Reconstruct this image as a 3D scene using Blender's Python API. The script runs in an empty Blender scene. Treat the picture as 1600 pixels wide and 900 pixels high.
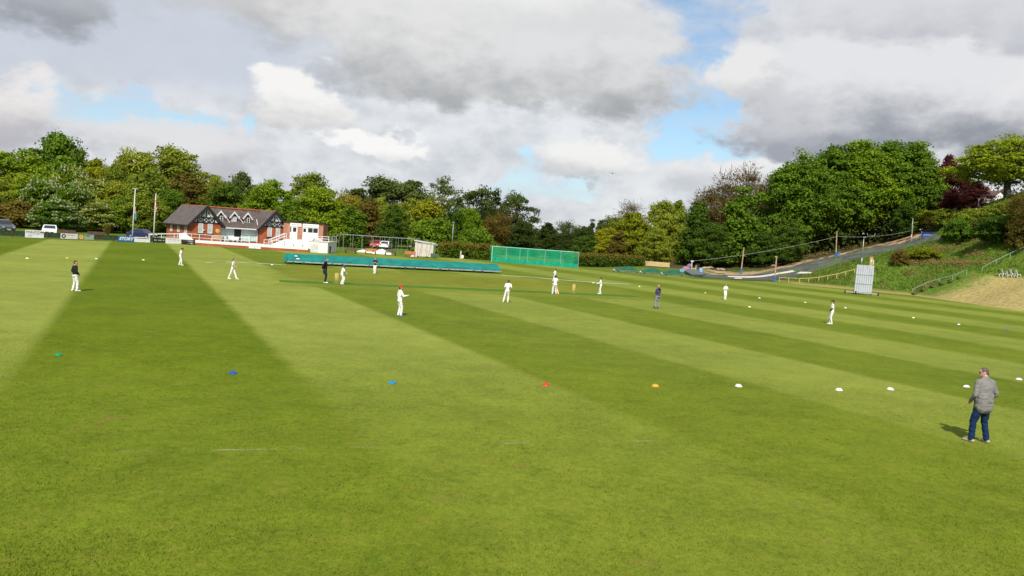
import bpy, math, random
import numpy as np
from mathutils import Vector, Matrix, noise as mnoise
R_ = math.radians
C = bpy.context.scene.collection
sc = bpy.context.scene

# ---------------------------------------------------------------- camera
CAM_H = 4.14; FOC = 1244.0; ROLL = R_(3.8); PITCH = math.atan(81/FOC)
def ray(px, py):
    x = px-800; y = 450-py
    xx = x*math.cos(ROLL)-y*math.sin(ROLL); yy = x*math.sin(ROLL)+y*math.cos(ROLL)
    return (xx, FOC*math.cos(PITCH)+yy*math.sin(PITCH), -FOC*math.sin(PITCH)+yy*math.cos(PITCH))
def G(px, py, z=0.0):
    r = ray(px, py); t = (z-CAM_H)/r[2]
    return Vector((r[0]*t, r[1]*t, z))
def AT(px, py, d):
    r = ray(px, py); t = d/r[1]
    return Vector((r[0]*t, d, CAM_H+r[2]*t))
cam = bpy.data.cameras.new('camera'); camo = bpy.data.objects.new('camera', cam); C.objects.link(camo)
cam.sensor_width = 36; cam.lens = FOC/1600*36; cam.clip_start = .1; cam.clip_end = 9000
right = Vector((1,0,0)); fwd = Vector((0, math.cos(PITCH), -math.sin(PITCH))); up = Vector((0, math.sin(PITCH), math.cos(PITCH)))
ex = right*math.cos(ROLL)+up*math.sin(ROLL); ey = -right*math.sin(ROLL)+up*math.cos(ROLL)
M = Matrix((ex, ey, -fwd)).transposed().to_4x4(); M.translation = (0,0,CAM_H)
camo.matrix_world = M
sc.camera = camo

# ---------------------------------------------------------------- object helpers
def tag(o, label=None, cat=None, group=None, kind=None):
    if label: o['label'] = label
    if cat: o['category'] = cat
    if group: o['group'] = group
    if kind: o['kind'] = kind
    return o
def thing(name, label, cat, loc=(0,0,0), rotz=0.0, group=None):
    o = bpy.data.objects.new(name, None); C.objects.link(o)
    o.empty_display_size = .3
    o.location = loc; o.rotation_euler = (0,0,rotz)
    return tag(o, label, cat, group)
def link(name, me, mat=None, parent=None):
    o = bpy.data.objects.new(name, me); C.objects.link(o)
    if mat is not None:
        for m in (mat if isinstance(mat, (list, tuple)) else [mat]): me.materials.append(m)
    if parent is not None: o.parent = parent
    return o
class MB:
    def __init__(s): s.v = []; s.f = []; s.mi = []; s.m = 0
    def add(s, vs, fs):
        b = len(s.v); s.v += [tuple(v) for v in vs]
        for f in fs: s.f.append(tuple(i+b for i in f)); s.mi.append(s.m)
        return s
    def box(s, x0, x1, y0, y1, z0, z1):
        vs = [(x,y,z) for z in (z0,z1) for y in (y0,y1) for x in (x0,x1)]
        return s.add(vs, [(0,2,3,1),(4,5,7,6),(0,1,5,4),(2,6,7,3),(0,4,6,2),(1,3,7,5)])
    def tube(s, p0, p1, r0, r1=None, n=8):
        p0 = Vector(p0); p1 = Vector(p1); r1 = r0 if r1 is None else r1
        d = (p1-p0)
        if d.length < 1e-6: return s
        d.normalize(); a = d.orthogonal().normalized(); b = d.cross(a)
        vs = []
        for p, r in ((p0,r0),(p1,r1)):
            for i in range(n):
                t = 2*math.pi*i/n; vs.append(p+a*(r*math.cos(t))+b*(r*math.sin(t)))
        fs = [(i,(i+1)%n,n+(i+1)%n,n+i) for i in range(n)]+[tuple(range(n-1,-1,-1)), tuple(range(n,2*n))]
        return s.add(vs, fs)
    def path(s, pts, r, n=6):
        for a, b in zip(pts[:-1], pts[1:]): s.tube(a, b, r, r, n)
        return s
    def beam(s, p0, p1, w, h, upv=(0,0,1)):
        p0 = Vector(p0); p1 = Vector(p1); d = (p1-p0).normalized(); u = Vector(upv)
        a = d.cross(u)
        if a.length < 1e-5: a = d.orthogonal()
        a.normalize(); u = a.cross(d); vs = []
        for p in (p0,p1):
            for i, j in ((-1,-1),(1,-1),(1,1),(-1,1)): vs.append(p+a*(i*w/2)+u*(j*h/2))
        return s.add(vs, [(0,1,2,3),(7,6,5,4),(0,4,5,1),(1,5,6,2),(2,6,7,3),(3,7,4,0)])
    def slab(s, quad, th):
        q = [Vector(p) for p in quad]; n = (q[1]-q[0]).cross(q[-1]-q[0]).normalized()
        k = len(q); vs = q+[p-n*th for p in q]
        fs = [tuple(range(k)), tuple(range(2*k-1,k-1,-1))]+[(i, k+i, k+(i+1)%k, (i+1)%k) for i in range(k)]
        return s.add(vs, fs)
    def prism(s, poly, y0, y1):        # poly in (x,z) extruded along y
        k = len(poly); vs = [(x,y0,z) for x,z in poly]+[(x,y1,z) for x,z in poly]
        return s.add(vs, [tuple(range(k)), tuple(range(2*k-1,k-1,-1))]+[(i, k+i, k+(i+1)%k, (i+1)%k) for i in range(k)])
    def ell(s, c, r, nu=14, nv=9, rot=None):
        c = Vector(c); vs = []; fs = []
        for j in range(nv+1):
            ph = math.pi*j/nv
            for i in range(nu):
                t = 2*math.pi*i/nu
                v = Vector((r[0]*math.sin(ph)*math.cos(t), r[1]*math.sin(ph)*math.sin(t), r[2]*math.cos(ph)))
                if rot is not None: v = rot @ v
                vs.append(c+v)
        for j in range(nv):
            for i in range(nu): fs.append((j*nu+i, (j+1)*nu+i, (j+1)*nu+(i+1)%nu, j*nu+(i+1)%nu))
        return s.add(vs, fs)
    def caps(s, p0, p1, r0, r1, n=12):   # tapered capsule
        p0 = Vector(p0); p1 = Vector(p1); d = p1-p0; L = d.length
        if L < 1e-6: return s.ell(p0, (r0,r0,r0))
        d.normalize(); a = d.orthogonal().normalized(); b = d.cross(a); rings = []
        for k in range(5):
            t = -math.pi/2+k*math.pi/8; rings.append((p0+d*(r0*math.sin(t)), max(r0*math.cos(t),1e-4)))
        for k in range(5):
            t = k*math.pi/8; rings.append((p1+d*(r1*math.sin(t)), max(r1*math.cos(t),1e-4)))
        vs = []
        for p, r in rings:
            for i in range(n): t = 2*math.pi*i/n; vs.append(p+a*(r*math.cos(t))+b*(r*math.sin(t)))
        fs = []
        for j in range(len(rings)-1):
            for i in range(n): fs.append((j*n+i, j*n+(i+1)%n, (j+1)*n+(i+1)%n, (j+1)*n+i))
        fs += [tuple(range(n-1,-1,-1)), tuple(range((len(rings)-1)*n, len(rings)*n))]
        return s.add(vs, fs)
    def lathe(s, prof, c=(0,0,0), n=20):
        vs = []; fs = []
        for r, z in prof:
            for i in range(n): t = 2*math.pi*i/n; vs.append((c[0]+r*math.cos(t), c[1]+r*math.sin(t), c[2]+z))
        for j in range(len(prof)-1):
            for i in range(n): fs.append((j*n+i, j*n+(i+1)%n, (j+1)*n+(i+1)%n, (j+1)*n+i))
        return s.add(vs, fs)
    def mesh(s, name):
        me = bpy.data.meshes.new(name); me.from_pydata(s.v, [], s.f); me.update()
        return me
    def build(s, name, mat, parent=None, smooth=False, bevel=0):
        me = s.mesh(name); o = link(name, me, mat, parent)
        me.polygons.foreach_set('material_index', s.mi)
        if smooth: me.polygons.foreach_set('use_smooth', [True]*len(me.polygons))
        if bevel:
            b = o.modifiers.new('bevel','BEVEL'); b.width = bevel; b.segments = 2; b.limit_method = 'ANGLE'
        return o
def copy_tree(o, parent=None):
    c = o.copy(); C.objects.link(c)
    if parent is not None: c.parent = parent
    for ch in list(o.children): copy_tree(ch, c)
    return c
def text(name, s, size, mat, parent, loc, rotz=0.0, bold=0.0, shear=0.0, sx=1.0, depth=.004):
    cu = bpy.data.curves.new(name, 'FONT'); cu.body = s; cu.size = size; cu.extrude = depth
    cu.offset = bold; cu.shear = shear; cu.align_x = 'CENTER'; cu.align_y = 'CENTER'
    t = bpy.data.objects.new('tmp', cu); C.objects.link(t)
    bpy.context.view_layer.update()
    dg = bpy.context.evaluated_depsgraph_get()
    me = bpy.data.meshes.new_from_object(t.evaluated_get(dg))
    bpy.data.objects.remove(t); bpy.data.curves.remove(cu)
    me.transform(Matrix.Diagonal((sx,1,1,1)))
    o = link(name, me, None, parent); me.materials.clear(); me.materials.append(mat)
    o.location = loc; o.rotation_euler = (R_(90), 0, rotz)
    return o

# ---------------------------------------------------------------- materials
def new_mat(name):
    m = bpy.data.materials.new(name); m.use_nodes = True
    nt = m.node_tree; return m, nt, nt.nodes['Principled BSDF']
def N(nt, typ, **kw):
    n = nt.nodes.new(typ)
    for k, v in kw.items(): setattr(n, k, v)
    return n
def setin(nt, sock, v):
    if isinstance(v, bpy.types.NodeSocket): nt.links.new(v, sock)
    elif v is not None: sock.default_value = v
def math_(nt, op, a, b=None, c=None, clamp=False):
    n = N(nt, 'ShaderNodeMath', operation=op, use_clamp=clamp)
    for i, v in enumerate((a,b,c)):
        if v is not None: setin(nt, n.inputs[i], v)
    return n.outputs[0]
def mapr(nt, v, a, b, c=0.0, d=1.0, smooth=True):
    n = N(nt, 'ShaderNodeMapRange', interpolation_type='SMOOTHSTEP' if smooth else 'LINEAR')
    for i, x in enumerate((v,a,b,c,d)): setin(nt, n.inputs[i], x)
    return n.outputs[0]
def mixc(nt, f, a, b, mode='MIX'):
    n = N(nt, 'ShaderNodeMix', data_type='RGBA', blend_type=mode)
    def c4(x): return x if isinstance(x, bpy.types.NodeSocket) else (*x[:3], 1.0)
    setin(nt, n.inputs[0], f); setin(nt, n.inputs[6], c4(a)); setin(nt, n.inputs[7], c4(b))
    return n.outputs[2]
def noise_(nt, vec, scale, detail=4, rough=.55, color=False, dist=0.0):
    n = N(nt, 'ShaderNodeTexNoise'); setin(nt, n.inputs['Vector'], vec)
    n.inputs['Scale'].default_value = scale; n.inputs['Detail'].default_value = detail; n.inputs['Roughness'].default_value = rough
    n.inputs['Distortion'].default_value = dist
    return n.outputs['Color'] if color else n.outputs['Fac']
def objvec(nt): return N(nt, 'ShaderNodeTexCoord').outputs['Object']
def posvec(nt): return N(nt, 'ShaderNodeNewGeometry').outputs['Position']
def pm(name, col, rough=.7, var=.18, scale=2.0, metal=0.0, spec=.3, bump=0.0, bscale=30):
    m, nt, b = new_mat(name)
    n = noise_(nt, objvec(nt), scale, 6, .65)
    f = mapr(nt, n, .3, .7)
    lo = [max(0,c*(1-var)) for c in col]; hi = [min(1,c*(1+var)) for c in col]
    nt.links.new(mixc(nt, f, lo, hi), b.inputs['Base Color'])
    b.inputs['Roughness'].default_value = rough; b.inputs['Metallic'].default_value = metal
    b.inputs['Specular IOR Level'].default_value = spec
    if bump:
        bn = N(nt, 'ShaderNodeBump'); bn.inputs['Strength'].default_value = bump; bn.inputs['Distance'].default_value = .02
        nt.links.new(noise_(nt, objvec(nt), bscale, 5, .6), bn.inputs['Height']); nt.links.new(bn.outputs[0], b.inputs['Normal'])
    return m
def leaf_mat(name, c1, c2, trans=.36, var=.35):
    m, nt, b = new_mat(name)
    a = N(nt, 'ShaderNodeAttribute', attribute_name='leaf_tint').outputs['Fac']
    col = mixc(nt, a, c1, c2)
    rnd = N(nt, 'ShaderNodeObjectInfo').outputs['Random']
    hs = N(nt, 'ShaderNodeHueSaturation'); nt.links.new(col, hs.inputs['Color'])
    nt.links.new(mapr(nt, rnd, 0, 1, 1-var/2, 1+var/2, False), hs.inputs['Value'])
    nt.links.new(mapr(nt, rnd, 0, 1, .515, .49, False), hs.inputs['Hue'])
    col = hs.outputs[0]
    nt.links.new(col, b.inputs['Base Color']); b.inputs['Roughness'].default_value = .75; b.inputs['Specular IOR Level'].default_value = .12
    t = N(nt, 'ShaderNodeBsdfTranslucent'); nt.links.new(col, t.inputs['Color'])
    mx = N(nt, 'ShaderNodeMixShader'); mx.inputs[0].default_value = trans
    nt.links.new(b.outputs[0], mx.inputs[1]); nt.links.new(t.outputs[0], mx.inputs[2])
    nt.links.new(mx.outputs[0], nt.nodes['Material Output'].inputs['Surface'])
    return m

WHITE = pm('white_paint', (.63,.62,.59), .5, .06)
OFFWHITE = pm('weathered_white', (.5,.49,.455), .6, .12)
BLACK = pm('black_paint', (.018,.017,.017), .55, .2)
RUBBER = pm('rubber', (.02,.02,.02), .8, .2)
STEEL = pm('galvanised_steel', (.42,.44,.44), .45, .15, 4, .5)
GREYSTEEL = pm('dull_steel', (.25,.27,.27), .5, .2, 4, .3)
WOOD = pm('weathered_wood', (.3,.2,.11), .8, .3, 6)
DARKWOOD = pm('dark_bench_wood', (.085,.045,.028), .75, .3, 6)
REDWOOD = pm('orange_bench_wood', (.36,.12,.045), .7, .25, 6)
PALEWOOD = pm('pale_wood', (.56,.41,.2), .7, .2, 6)
BARK = pm('bark', (.075,.06,.043), .9, .35, 3)
GLASSD = pm('dark_glass', (.02,.024,.028), .08, .1, 1, 0, .6)
GLASSB = pm('pale_blind_glass', (.47,.6,.56), .12, .1, 1.2, 0, .5)
SLATE = None
TEAL = pm('teal_tarpaulin', (.0,.15,.125), .6, .25, 1.2, 0, .3, .4, 3)
GREENTARP = pm('green_tarpaulin', (.008,.085,.05), .55, .25, 1.5, 0, .3, .4, 4)
GREENPANEL = pm('green_fence_panel', (.022,.05,.02), .7, .3, 2)
BLUEPAINT = pm('blue_paint', (.05,.12,.28), .5, .15)
TEXTGREY = pm('grey_lettering', (.2,.2,.2), .6, .1)
TEXTBLACK = pm('black_lettering', (.03,.03,.03), .6, .1)

def brick_mat(name, c1, c2, mortar):
    m, nt, b = new_mat(name)
    o = objvec(nt); sp = N(nt, 'ShaderNodeSeparateXYZ'); nt.links.new(o, sp.inputs[0])
    cb = N(nt, 'ShaderNodeCombineXYZ')
    nt.links.new(math_(nt,'ADD',sp.outputs[0],sp.outputs[1]), cb.inputs[0]); nt.links.new(sp.outputs[2], cb.inputs[1])
    br = N(nt, 'ShaderNodeTexBrick'); nt.links.new(cb.outputs[0], br.inputs['Vector'])
    br.inputs['Scale'].default_value = 1; br.inputs['Brick Width'].default_value = .225; br.inputs['Row Height'].default_value = .075
    br.inputs['Mortar Size'].default_value = .008
    br.inputs['Color1'].default_value = (*c1,1); br.inputs['Color2'].default_value = (*c2,1); br.inputs['Mortar'].default_value = (*mortar,1)
    n = mapr(nt, noise_(nt, o, .8, 6, .7), .35, .7, .72, 1.15)
    hs = N(nt,'ShaderNodeHueSaturation'); nt.links.new(br.outputs['Color'], hs.inputs['Color']); nt.links.new(n, hs.inputs['Value'])
    nt.links.new(hs.outputs[0], b.inputs['Base Color']); b.inputs['Roughness'].default_value = .85; b.inputs['Specular IOR Level'].default_value = .2
    return m
BRICK = brick_mat('red_brick', (.40,.095,.03), (.32,.07,.026), (.26,.12,.07))
BRICK2 = brick_mat('pale_red_brick', (.40,.17,.10), (.34,.13,.075), (.34,.22,.16))
def slate_mat():
    m, nt, b = new_mat('roof_slate')
    o = objvec(nt); sp = N(nt, 'ShaderNodeSeparateXYZ'); nt.links.new(o, sp.inputs[0])
    cb = N(nt, 'ShaderNodeCombineXYZ')
    nt.links.new(math_(nt,'ADD',sp.outputs[0],math_(nt,'MULTIPLY',sp.outputs[1],.6)), cb.inputs[0]); nt.links.new(sp.outputs[2], cb.inputs[1])
    br = N(nt, 'ShaderNodeTexBrick'); nt.links.new(cb.outputs[0], br.inputs['Vector'])
    br.inputs['Scale'].default_value = 1; br.inputs['Brick Width'].default_value = .3; br.inputs['Row Height'].default_value = .17; br.inputs['Mortar Size'].default_value = .012
    br.inputs['Color1'].default_value = (.078,.058,.048,1); br.inputs['Color2'].default_value = (.105,.08,.067,1); br.inputs['Mortar'].default_value = (.04,.034,.03,1)
    n = mapr(nt, noise_(nt, o, 1.3, 6, .7), .3, .7, .7, 1.3)
    hs = N(nt,'ShaderNodeHueSaturation'); nt.links.new(br.outputs['Color'], hs.inputs['Color']); nt.links.new(n, hs.inputs['Value'])
    nt.links.new(hs.outputs[0], b.inputs['Base Color']); b.inputs['Roughness'].default_value = .6
    return m
SLATE = slate_mat()
RIDGE = pm('terracotta_ridge', (.3,.09,.04), .8, .25, 5)
CONCRETE = pm('concrete', (.38,.36,.33), .85, .2, 2)
# ---------------------------------------------------------------- terrain
U_AZ = R_(-25.6)
FIELD = [(-150,-40),(-150,86),(-60,93.2),(-48,108.2),(-44,109.6),(-28,111.8),(-24,124),(-3,127),(10,128),(24,117),(24,106.5),(30,110),(37,115.2),(45,107.5),(50.5,100.5),(51.3,90),(51.5,79),(52,55),(52,20),(52,-40)]
_cp = []
for x, y in [(52.5,-40),(52.5,-10),(52.5,20),(52.5,50),(52.3,65),(52.2,79),(52,90),(51,100.8),(46,108.5),(38,116.2),(25,113),(20,125),(5,132),(-10,130),(-30,128),(-60,120),(-100,110),(-140,100),(40,60),(30,90),(0,100),(-40,90),(40,20),(40,-20),(0,20),(0,60),(-50,40),(-100,60),(-40,140),(-100,140)]:
    _cp.append((x,y,0.0))
for x, y, z in [(-40,220,3),(-120,220,3),(0,150,.3),(15,150,.5),(0,220,1.5),(60,230,4),(110,200,13),(130,140,21),(120,90,19),(95,60,14),(70,40,8.5),(66,0,7.5),(95,0,14),(130,0,18),(70,-40,8),(110,-40,14),(30,180,1.2)]:
    _cp.append((x,y,z))
for px, py, d in [(1510,433,99),(1425,440,106),(1510,380,112),(1510,345,122),(1550,318,132),(1600,430,94),(1600,370,102),(1600,330,115),(1580,456,88),(1420,405,113),(1480,400,111),(1420,428,109),
                  (1300,415,122),(1380,395,126),(1465,374,132),(1215,437,119.5),(1180,430,128),(1300,402,134),(1380,384,137),(1450,369,141),(1100,424,128),(1080,420,134),(1220,420,140),(1300,398,148),(1400,375,152),(1480,345,145)]:
    p = AT(px,py,d); _cp.append((p.x,p.y,max(p.z,0)))
_cp = np.array(_cp); _X = _cp[:,:2]
def _phi(d2): return np.sqrt(d2+16.0)
_A = _phi(((_X[:,None]-_X[None])**2).sum(-1)); _n = len(_cp)
_S = np.zeros((_n+3,_n+3)); _S[:_n,:_n] = _A+np.eye(_n)*.02; _S[:_n,_n] = 1; _S[:_n,_n+1:] = _X/100; _S[_n:, :_n] = _S[:_n,_n:].T
_w = np.linalg.solve(_S, np.concatenate([_cp[:,2], np.zeros(3)]))
def _inside(x, y):
    res = np.zeros(np.shape(x), bool); k = len(FIELD)
    for i in range(k):
        x0,y0 = FIELD[i]; x1,y1 = FIELD[(i+1)%k]
        c = ((y0>y)!=(y1>y)); c &= x < (x1-x0)*(y-y0)/((y1-y0) if y1!=y0 else 1e-9)+x0
        res ^= c
    return res
def heights(x, y):
    x = np.asarray(x,float); y = np.asarray(y,float); sh = x.shape
    P = np.stack([x.ravel(), y.ravel()],1); out = np.zeros(len(P))
    for i in range(0,len(P),4000):
        q = P[i:i+4000]; ph = _phi(((q[:,None]-_X[None])**2).sum(-1))
        out[i:i+4000] = ph@_w[:_n]+_w[_n]+q@_w[_n+1:]/100
    z = out.reshape(sh)
    r = np.hypot(x-20, y-80); fade = np.clip((r-180)/250,0,1); z = z*(1-fade)+6*fade
    near = (x < 30)&(y < 124)
    z = np.where(near, z*0, z)
    ramp = np.clip((x-30)/6,0,1) + np.clip((y-124)/6,0,1)
    z = z*np.clip(ramp,0,1)
    z = np.clip(z, 0, 24)
    return np.where(_inside(x,y), -.03, z)
def h1(x, y): return float(max(heights(np.array([x]), np.array([y]))[0], 0))
def T(px, py, d0=15., d1=400.):        # where the sight line through a photo pixel meets the terrain
    r = np.array(ray(px,py)); d = np.arange(d0, d1, .1); t = d/r[1]
    x = r[0]*t; z = CAM_H+r[2]*t; hh = np.maximum(heights(x, d), 0)
    k = np.nonzero(z <= hh)[0]
    i = k[0] if len(k) else len(d)-1
    return Vector((x[i], d[i], hh[i]))

def ground_material():
    m, nt, b = new_mat('rough_ground'); p = posvec(nt)
    sp = N(nt,'ShaderNodeSeparateXYZ'); nt.links.new(p, sp.inputs[0]); X, Y, Z = sp.outputs
    n1 = noise_(nt, p, .35, 6, .65); n2 = noise_(nt, p, 2.5, 6, .7); n3 = noise_(nt, p, .09, 4, .6)
    g = mixc(nt, mapr(nt, n2, .3, .7), (.055,.125,.009), (.13,.195,.022))
    g = mixc(nt, mapr(nt, n3, .45, .6), g, (.095,.125,.018))
    straw = mixc(nt, mapr(nt, n2, .3, .7), (.28,.22,.08), (.44,.35,.135))
    br = mixc(nt, mapr(nt, n2, .3, .7), (.13,.08,.03), (.24,.155,.06))
    hill = mapr(nt, X, 36, 42)
    # brown patches of dead growth along the bank
    pb = mapr(nt, math_(nt,'ADD', n1, math_(nt,'MULTIPLY', n2, .25)), .68, .8)
    pb = math_(nt,'MULTIPLY', pb, hill)
    g = mixc(nt, pb, g, br)
    # mown dry foot of the bank: near part
    dry = math_(nt,'MULTIPLY', mapr(nt, math_(nt,'ADD', Y, math_(nt,'MULTIPLY', n1, 8)), 103.5, 98), mapr(nt, math_(nt,'ADD', Z, math_(nt,'MULTIPLY', n2, .6)), 3.9, 3.2))
    dry = math_(nt,'MULTIPLY', dry, mapr(nt, X, 49, 52))
    g = mixc(nt, math_(nt,'MULTIPLY',dry, mapr(nt, n2,.15,.55,.55,1.0)), g, straw)
    # worn strip at the toe behind the sight screen
    toe = math_(nt,'MULTIPLY', mapr(nt, math_(nt,'ADD', Z, math_(nt,'MULTIPLY', n1, .5)), .62, .3), math_(nt,'MULTIPLY', mapr(nt, X, 38, 41), mapr(nt, Y, 93, 98)))
    g = mixc(nt, math_(nt,'MULTIPLY', toe, .8), g, (.33,.25,.1))
    wood = math_(nt,'MULTIPLY', mapr(nt, Y, 131, 135), mapr(nt, X, 20, 26))
    g = mixc(nt, math_(nt,'MULTIPLY', wood, .8), g, (.06,.042,.022))
    nt.links.new(g, b.inputs['Base Color']); b.inputs['Roughness'].default_value = .95; b.inputs['Specular IOR Level'].default_value = .1
    bn = N(nt,'ShaderNodeBump'); bn.inputs['Strength'].default_value = .9; bn.inputs['Distance'].default_value = .25
    nt.links.new(noise_(nt, p, 3.0, 6, .7), bn.inputs['Height']); nt.links.new(bn.outputs[0], b.inputs['Normal'])
    return m
def field_material():
    m, nt, b = new_mat('mown_grass'); p = posvec(nt)
    sp = N(nt,'ShaderNodeSeparateXYZ'); nt.links.new(p, sp.inputs[0]); X, Y = sp.outputs[0], sp.outputs[1]
    big = noise_(nt, p, .12, 5, .6); mid = noise_(nt, p, .8, 6, .65); fine = noise_(nt, p, 6, 5, .8); vf = noise_(nt, p, 28, 4, .85)
    u = math_(nt,'SUBTRACT', math_(nt,'MULTIPLY', X, math.cos(U_AZ)), math_(nt,'MULTIPLY', Y, math.sin(U_AZ)))
    u = math_(nt,'ADD', u, math_(nt,'MULTIPLY', math_(nt,'SUBTRACT', mid, .5), .35))
    v = math_(nt,'SUBTRACT', u, 17.7)
    w = mapr(nt, v, -.01, .01, 1/6.75, 1/6.0, False)
    s = math_(nt,'SINE', math_(nt,'MULTIPLY', math_(nt,'MULTIPLY', v, w), math.pi))
    edge = mapr(nt, u, 18, 60, .14, .7)
    stripe = N(nt,'ShaderNodeMapRange', interpolation_type='SMOOTHSTEP'); nt.links.new(s, stripe.inputs[0])
    nt.links.new(math_(nt,'MULTIPLY', edge, -1), stripe.inputs[1]); nt.links.new(edge, stripe.inputs[2])
    st = stripe.outputs[0]
    # far part of the field and the foreground: stripes weaken
    d = math_(nt,'SQRT', math_(nt,'ADD', math_(nt,'MULTIPLY',X,X), math_(nt,'MULTIPLY',Y,Y)))
    st = math_(nt,'ADD', math_(nt,'MULTIPLY', math_(nt,'SUBTRACT', st, .5), mapr(nt, d, 11, 28, .22, 1.0)), .5)
    con = math_(nt,'MULTIPLY', mapr(nt, u, 9, 20, 1.0, .62), mapr(nt, math_(nt,'ABSOLUTE', math_(nt,'SUBTRACT', u, 14.5)), 3.0, 4.0, .72, 1.0))
    st = math_(nt,'ADD', math_(nt,'MULTIPLY', math_(nt,'SUBTRACT', st, .5), con), .5)
    # the square: a worn, unstriped block round the pitch
    cx, cy, a = -3.5, 62.5, math.atan2(8.9,27.3)
    lx = math_(nt,'ADD', math_(nt,'MULTIPLY', math_(nt,'SUBTRACT',X,cx), math.cos(a)), math_(nt,'MULTIPLY', math_(nt,'SUBTRACT',Y,cy), math.sin(a)))
    ly = math_(nt,'SUBTRACT', math_(nt,'MULTIPLY', math_(nt,'SUBTRACT',Y,cy), math.cos(a)), math_(nt,'MULTIPLY', math_(nt,'SUBTRACT',X,cx), math.sin(a)))
    wob = math_(nt,'MULTIPLY', math_(nt,'SUBTRACT', mid, .5), 3.0)
    sq = math_(nt,'MULTIPLY', mapr(nt, math_(nt,'ADD',math_(nt,'ABSOLUTE',lx),wob), 15.5, 12.5), mapr(nt, math_(nt,'ADD',math_(nt,'ABSOLUTE',math_(nt,'SUBTRACT',ly,4.0)),wob), 12.5, 10))
    st = math_(nt,'ADD', math_(nt,'MULTIPLY', st, math_(nt,'SUBTRACT', 1.0, math_(nt,'MULTIPLY', sq, .8))), math_(nt,'MULTIPLY', sq, .34))
    dark = mixc(nt, mapr(nt, big, .35, .65), (.078,.117,.004), (.094,.131,.005))
    light = mixc(nt, mapr(nt, big, .35, .65), (.178,.212,.036), (.196,.227,.04))
    g = mixc(nt, st, dark, light)
    g = mixc(nt, math_(nt,'MULTIPLY', sq, .55), g, (.15,.155,.014))
    # near outfield: longer, patchier turf
    nearf = mapr(nt, d, 34, 13)
    g = mixc(nt, math_(nt,'MULTIPLY', nearf, .5), g, mixc(nt, mapr(nt, X, -8, 10), (.122,.166,.007), (.14,.178,.009)))
    tone = math_(nt,'ADD', math_(nt,'ADD', math_(nt,'MULTIPLY', math_(nt,'SUBTRACT',mid,.5), .7), math_(nt,'MULTIPLY', math_(nt,'SUBTRACT',fine,.5), 1.15)), math_(nt,'ADD', math_(nt,'MULTIPLY', math_(nt,'SUBTRACT',big,.5), .35), math_(nt,'MULTIPLY', math_(nt,'SUBTRACT',vf,.5), 1.0)))
    hs = N(nt,'ShaderNodeHueSaturation'); nt.links.new(g, hs.inputs['Color']); nt.links.new(math_(nt,'ADD', tone, 1.0), hs.inputs['Value'])
    g = hs.outputs[0]
    yel = mapr(nt, noise_(nt, p, 2.2, 6, .8), .5, .7)
    g = mixc(nt, math_(nt,'MULTIPLY', yel, .5), g, (.21,.19,.03))
    brn = mapr(nt, noise_(nt, p, .55, 6, .75), .6, .72)
    g = mixc(nt, math_(nt,'MULTIPLY', brn, math_(nt,'MULTIPLY', nearf, .7)), g, (.19,.135,.04))
    lush = mapr(nt, noise_(nt, p, 1.0, 6, .8, dist=.6), .5, .7)
    g = mixc(nt, math_(nt,'MULTIPLY', lush, math_(nt,'MULTIPLY', nearf, .5)), g, (.055,.098,.004))
    nt.links.new(g, b.inputs['Base Color']); b.inputs['Roughness'].default_value = .95; b.inputs['Specular IOR Level'].default_value = .05
    bn = N(nt,'ShaderNodeBump'); bn.inputs['Strength'].default_value = .7; bn.inputs['Distance'].default_value = .03
    nt.links.new(math_(nt,'ADD', fine, math_(nt,'MULTIPLY', vf, .6)), bn.inputs['Height']); nt.links.new(bn.outputs[0], b.inputs['Normal'])
    return m

def grid_lines(a, b, fine0, fine1, step, fstep, ext):
    l = [ -ext, -ext/2, -ext/4]+list(np.arange(a, fine0, step))+list(np.arange(fine0, fine1, fstep))+list(np.arange(fine1, b+.1, step))+[ext/4, ext/2, ext]
    return np.array(sorted(set(l)), float)
xs = grid_lines(-260, 260, 20, 112, 6, 1.0, 4000); ys = grid_lines(-90, 330, 30, 172, 6, 1.0, 4000)
XX, YY = np.meshgrid(xs, ys); ZZ = heights(XX, YY)
rng = np.random.default_rng(7)
ZZ = ZZ+np.where(ZZ > .4, rng.normal(0,.07,ZZ.shape), 0)
nx, ny = len(xs), len(ys)
gv = np.stack([XX.ravel(),YY.ravel(),ZZ.ravel()],1)
gi = np.arange(nx*ny).reshape(ny,nx)
gf = np.stack([gi[:-1,:-1],gi[:-1,1:],gi[1:,1:],gi[1:,:-1]],-1).reshape(-1,4)
me = bpy.data.meshes.new('ground'); me.from_pydata(gv.tolist(), [], gf.tolist()); me.polygons.foreach_set('use_smooth',[True]*len(me.polygons))
ground = tag(link('ground', me, ground_material()), 'rough grass ground and bank around the cricket field', kind='structure')
fb = MB(); fb.add([(x,y,.004) for x,y in FIELD], [tuple(range(len(FIELD)))])
FIELDM = field_material()
field = tag(fb.build('cricket_field', FIELDM), 'mown striped cricket outfield', kind='structure')

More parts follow.
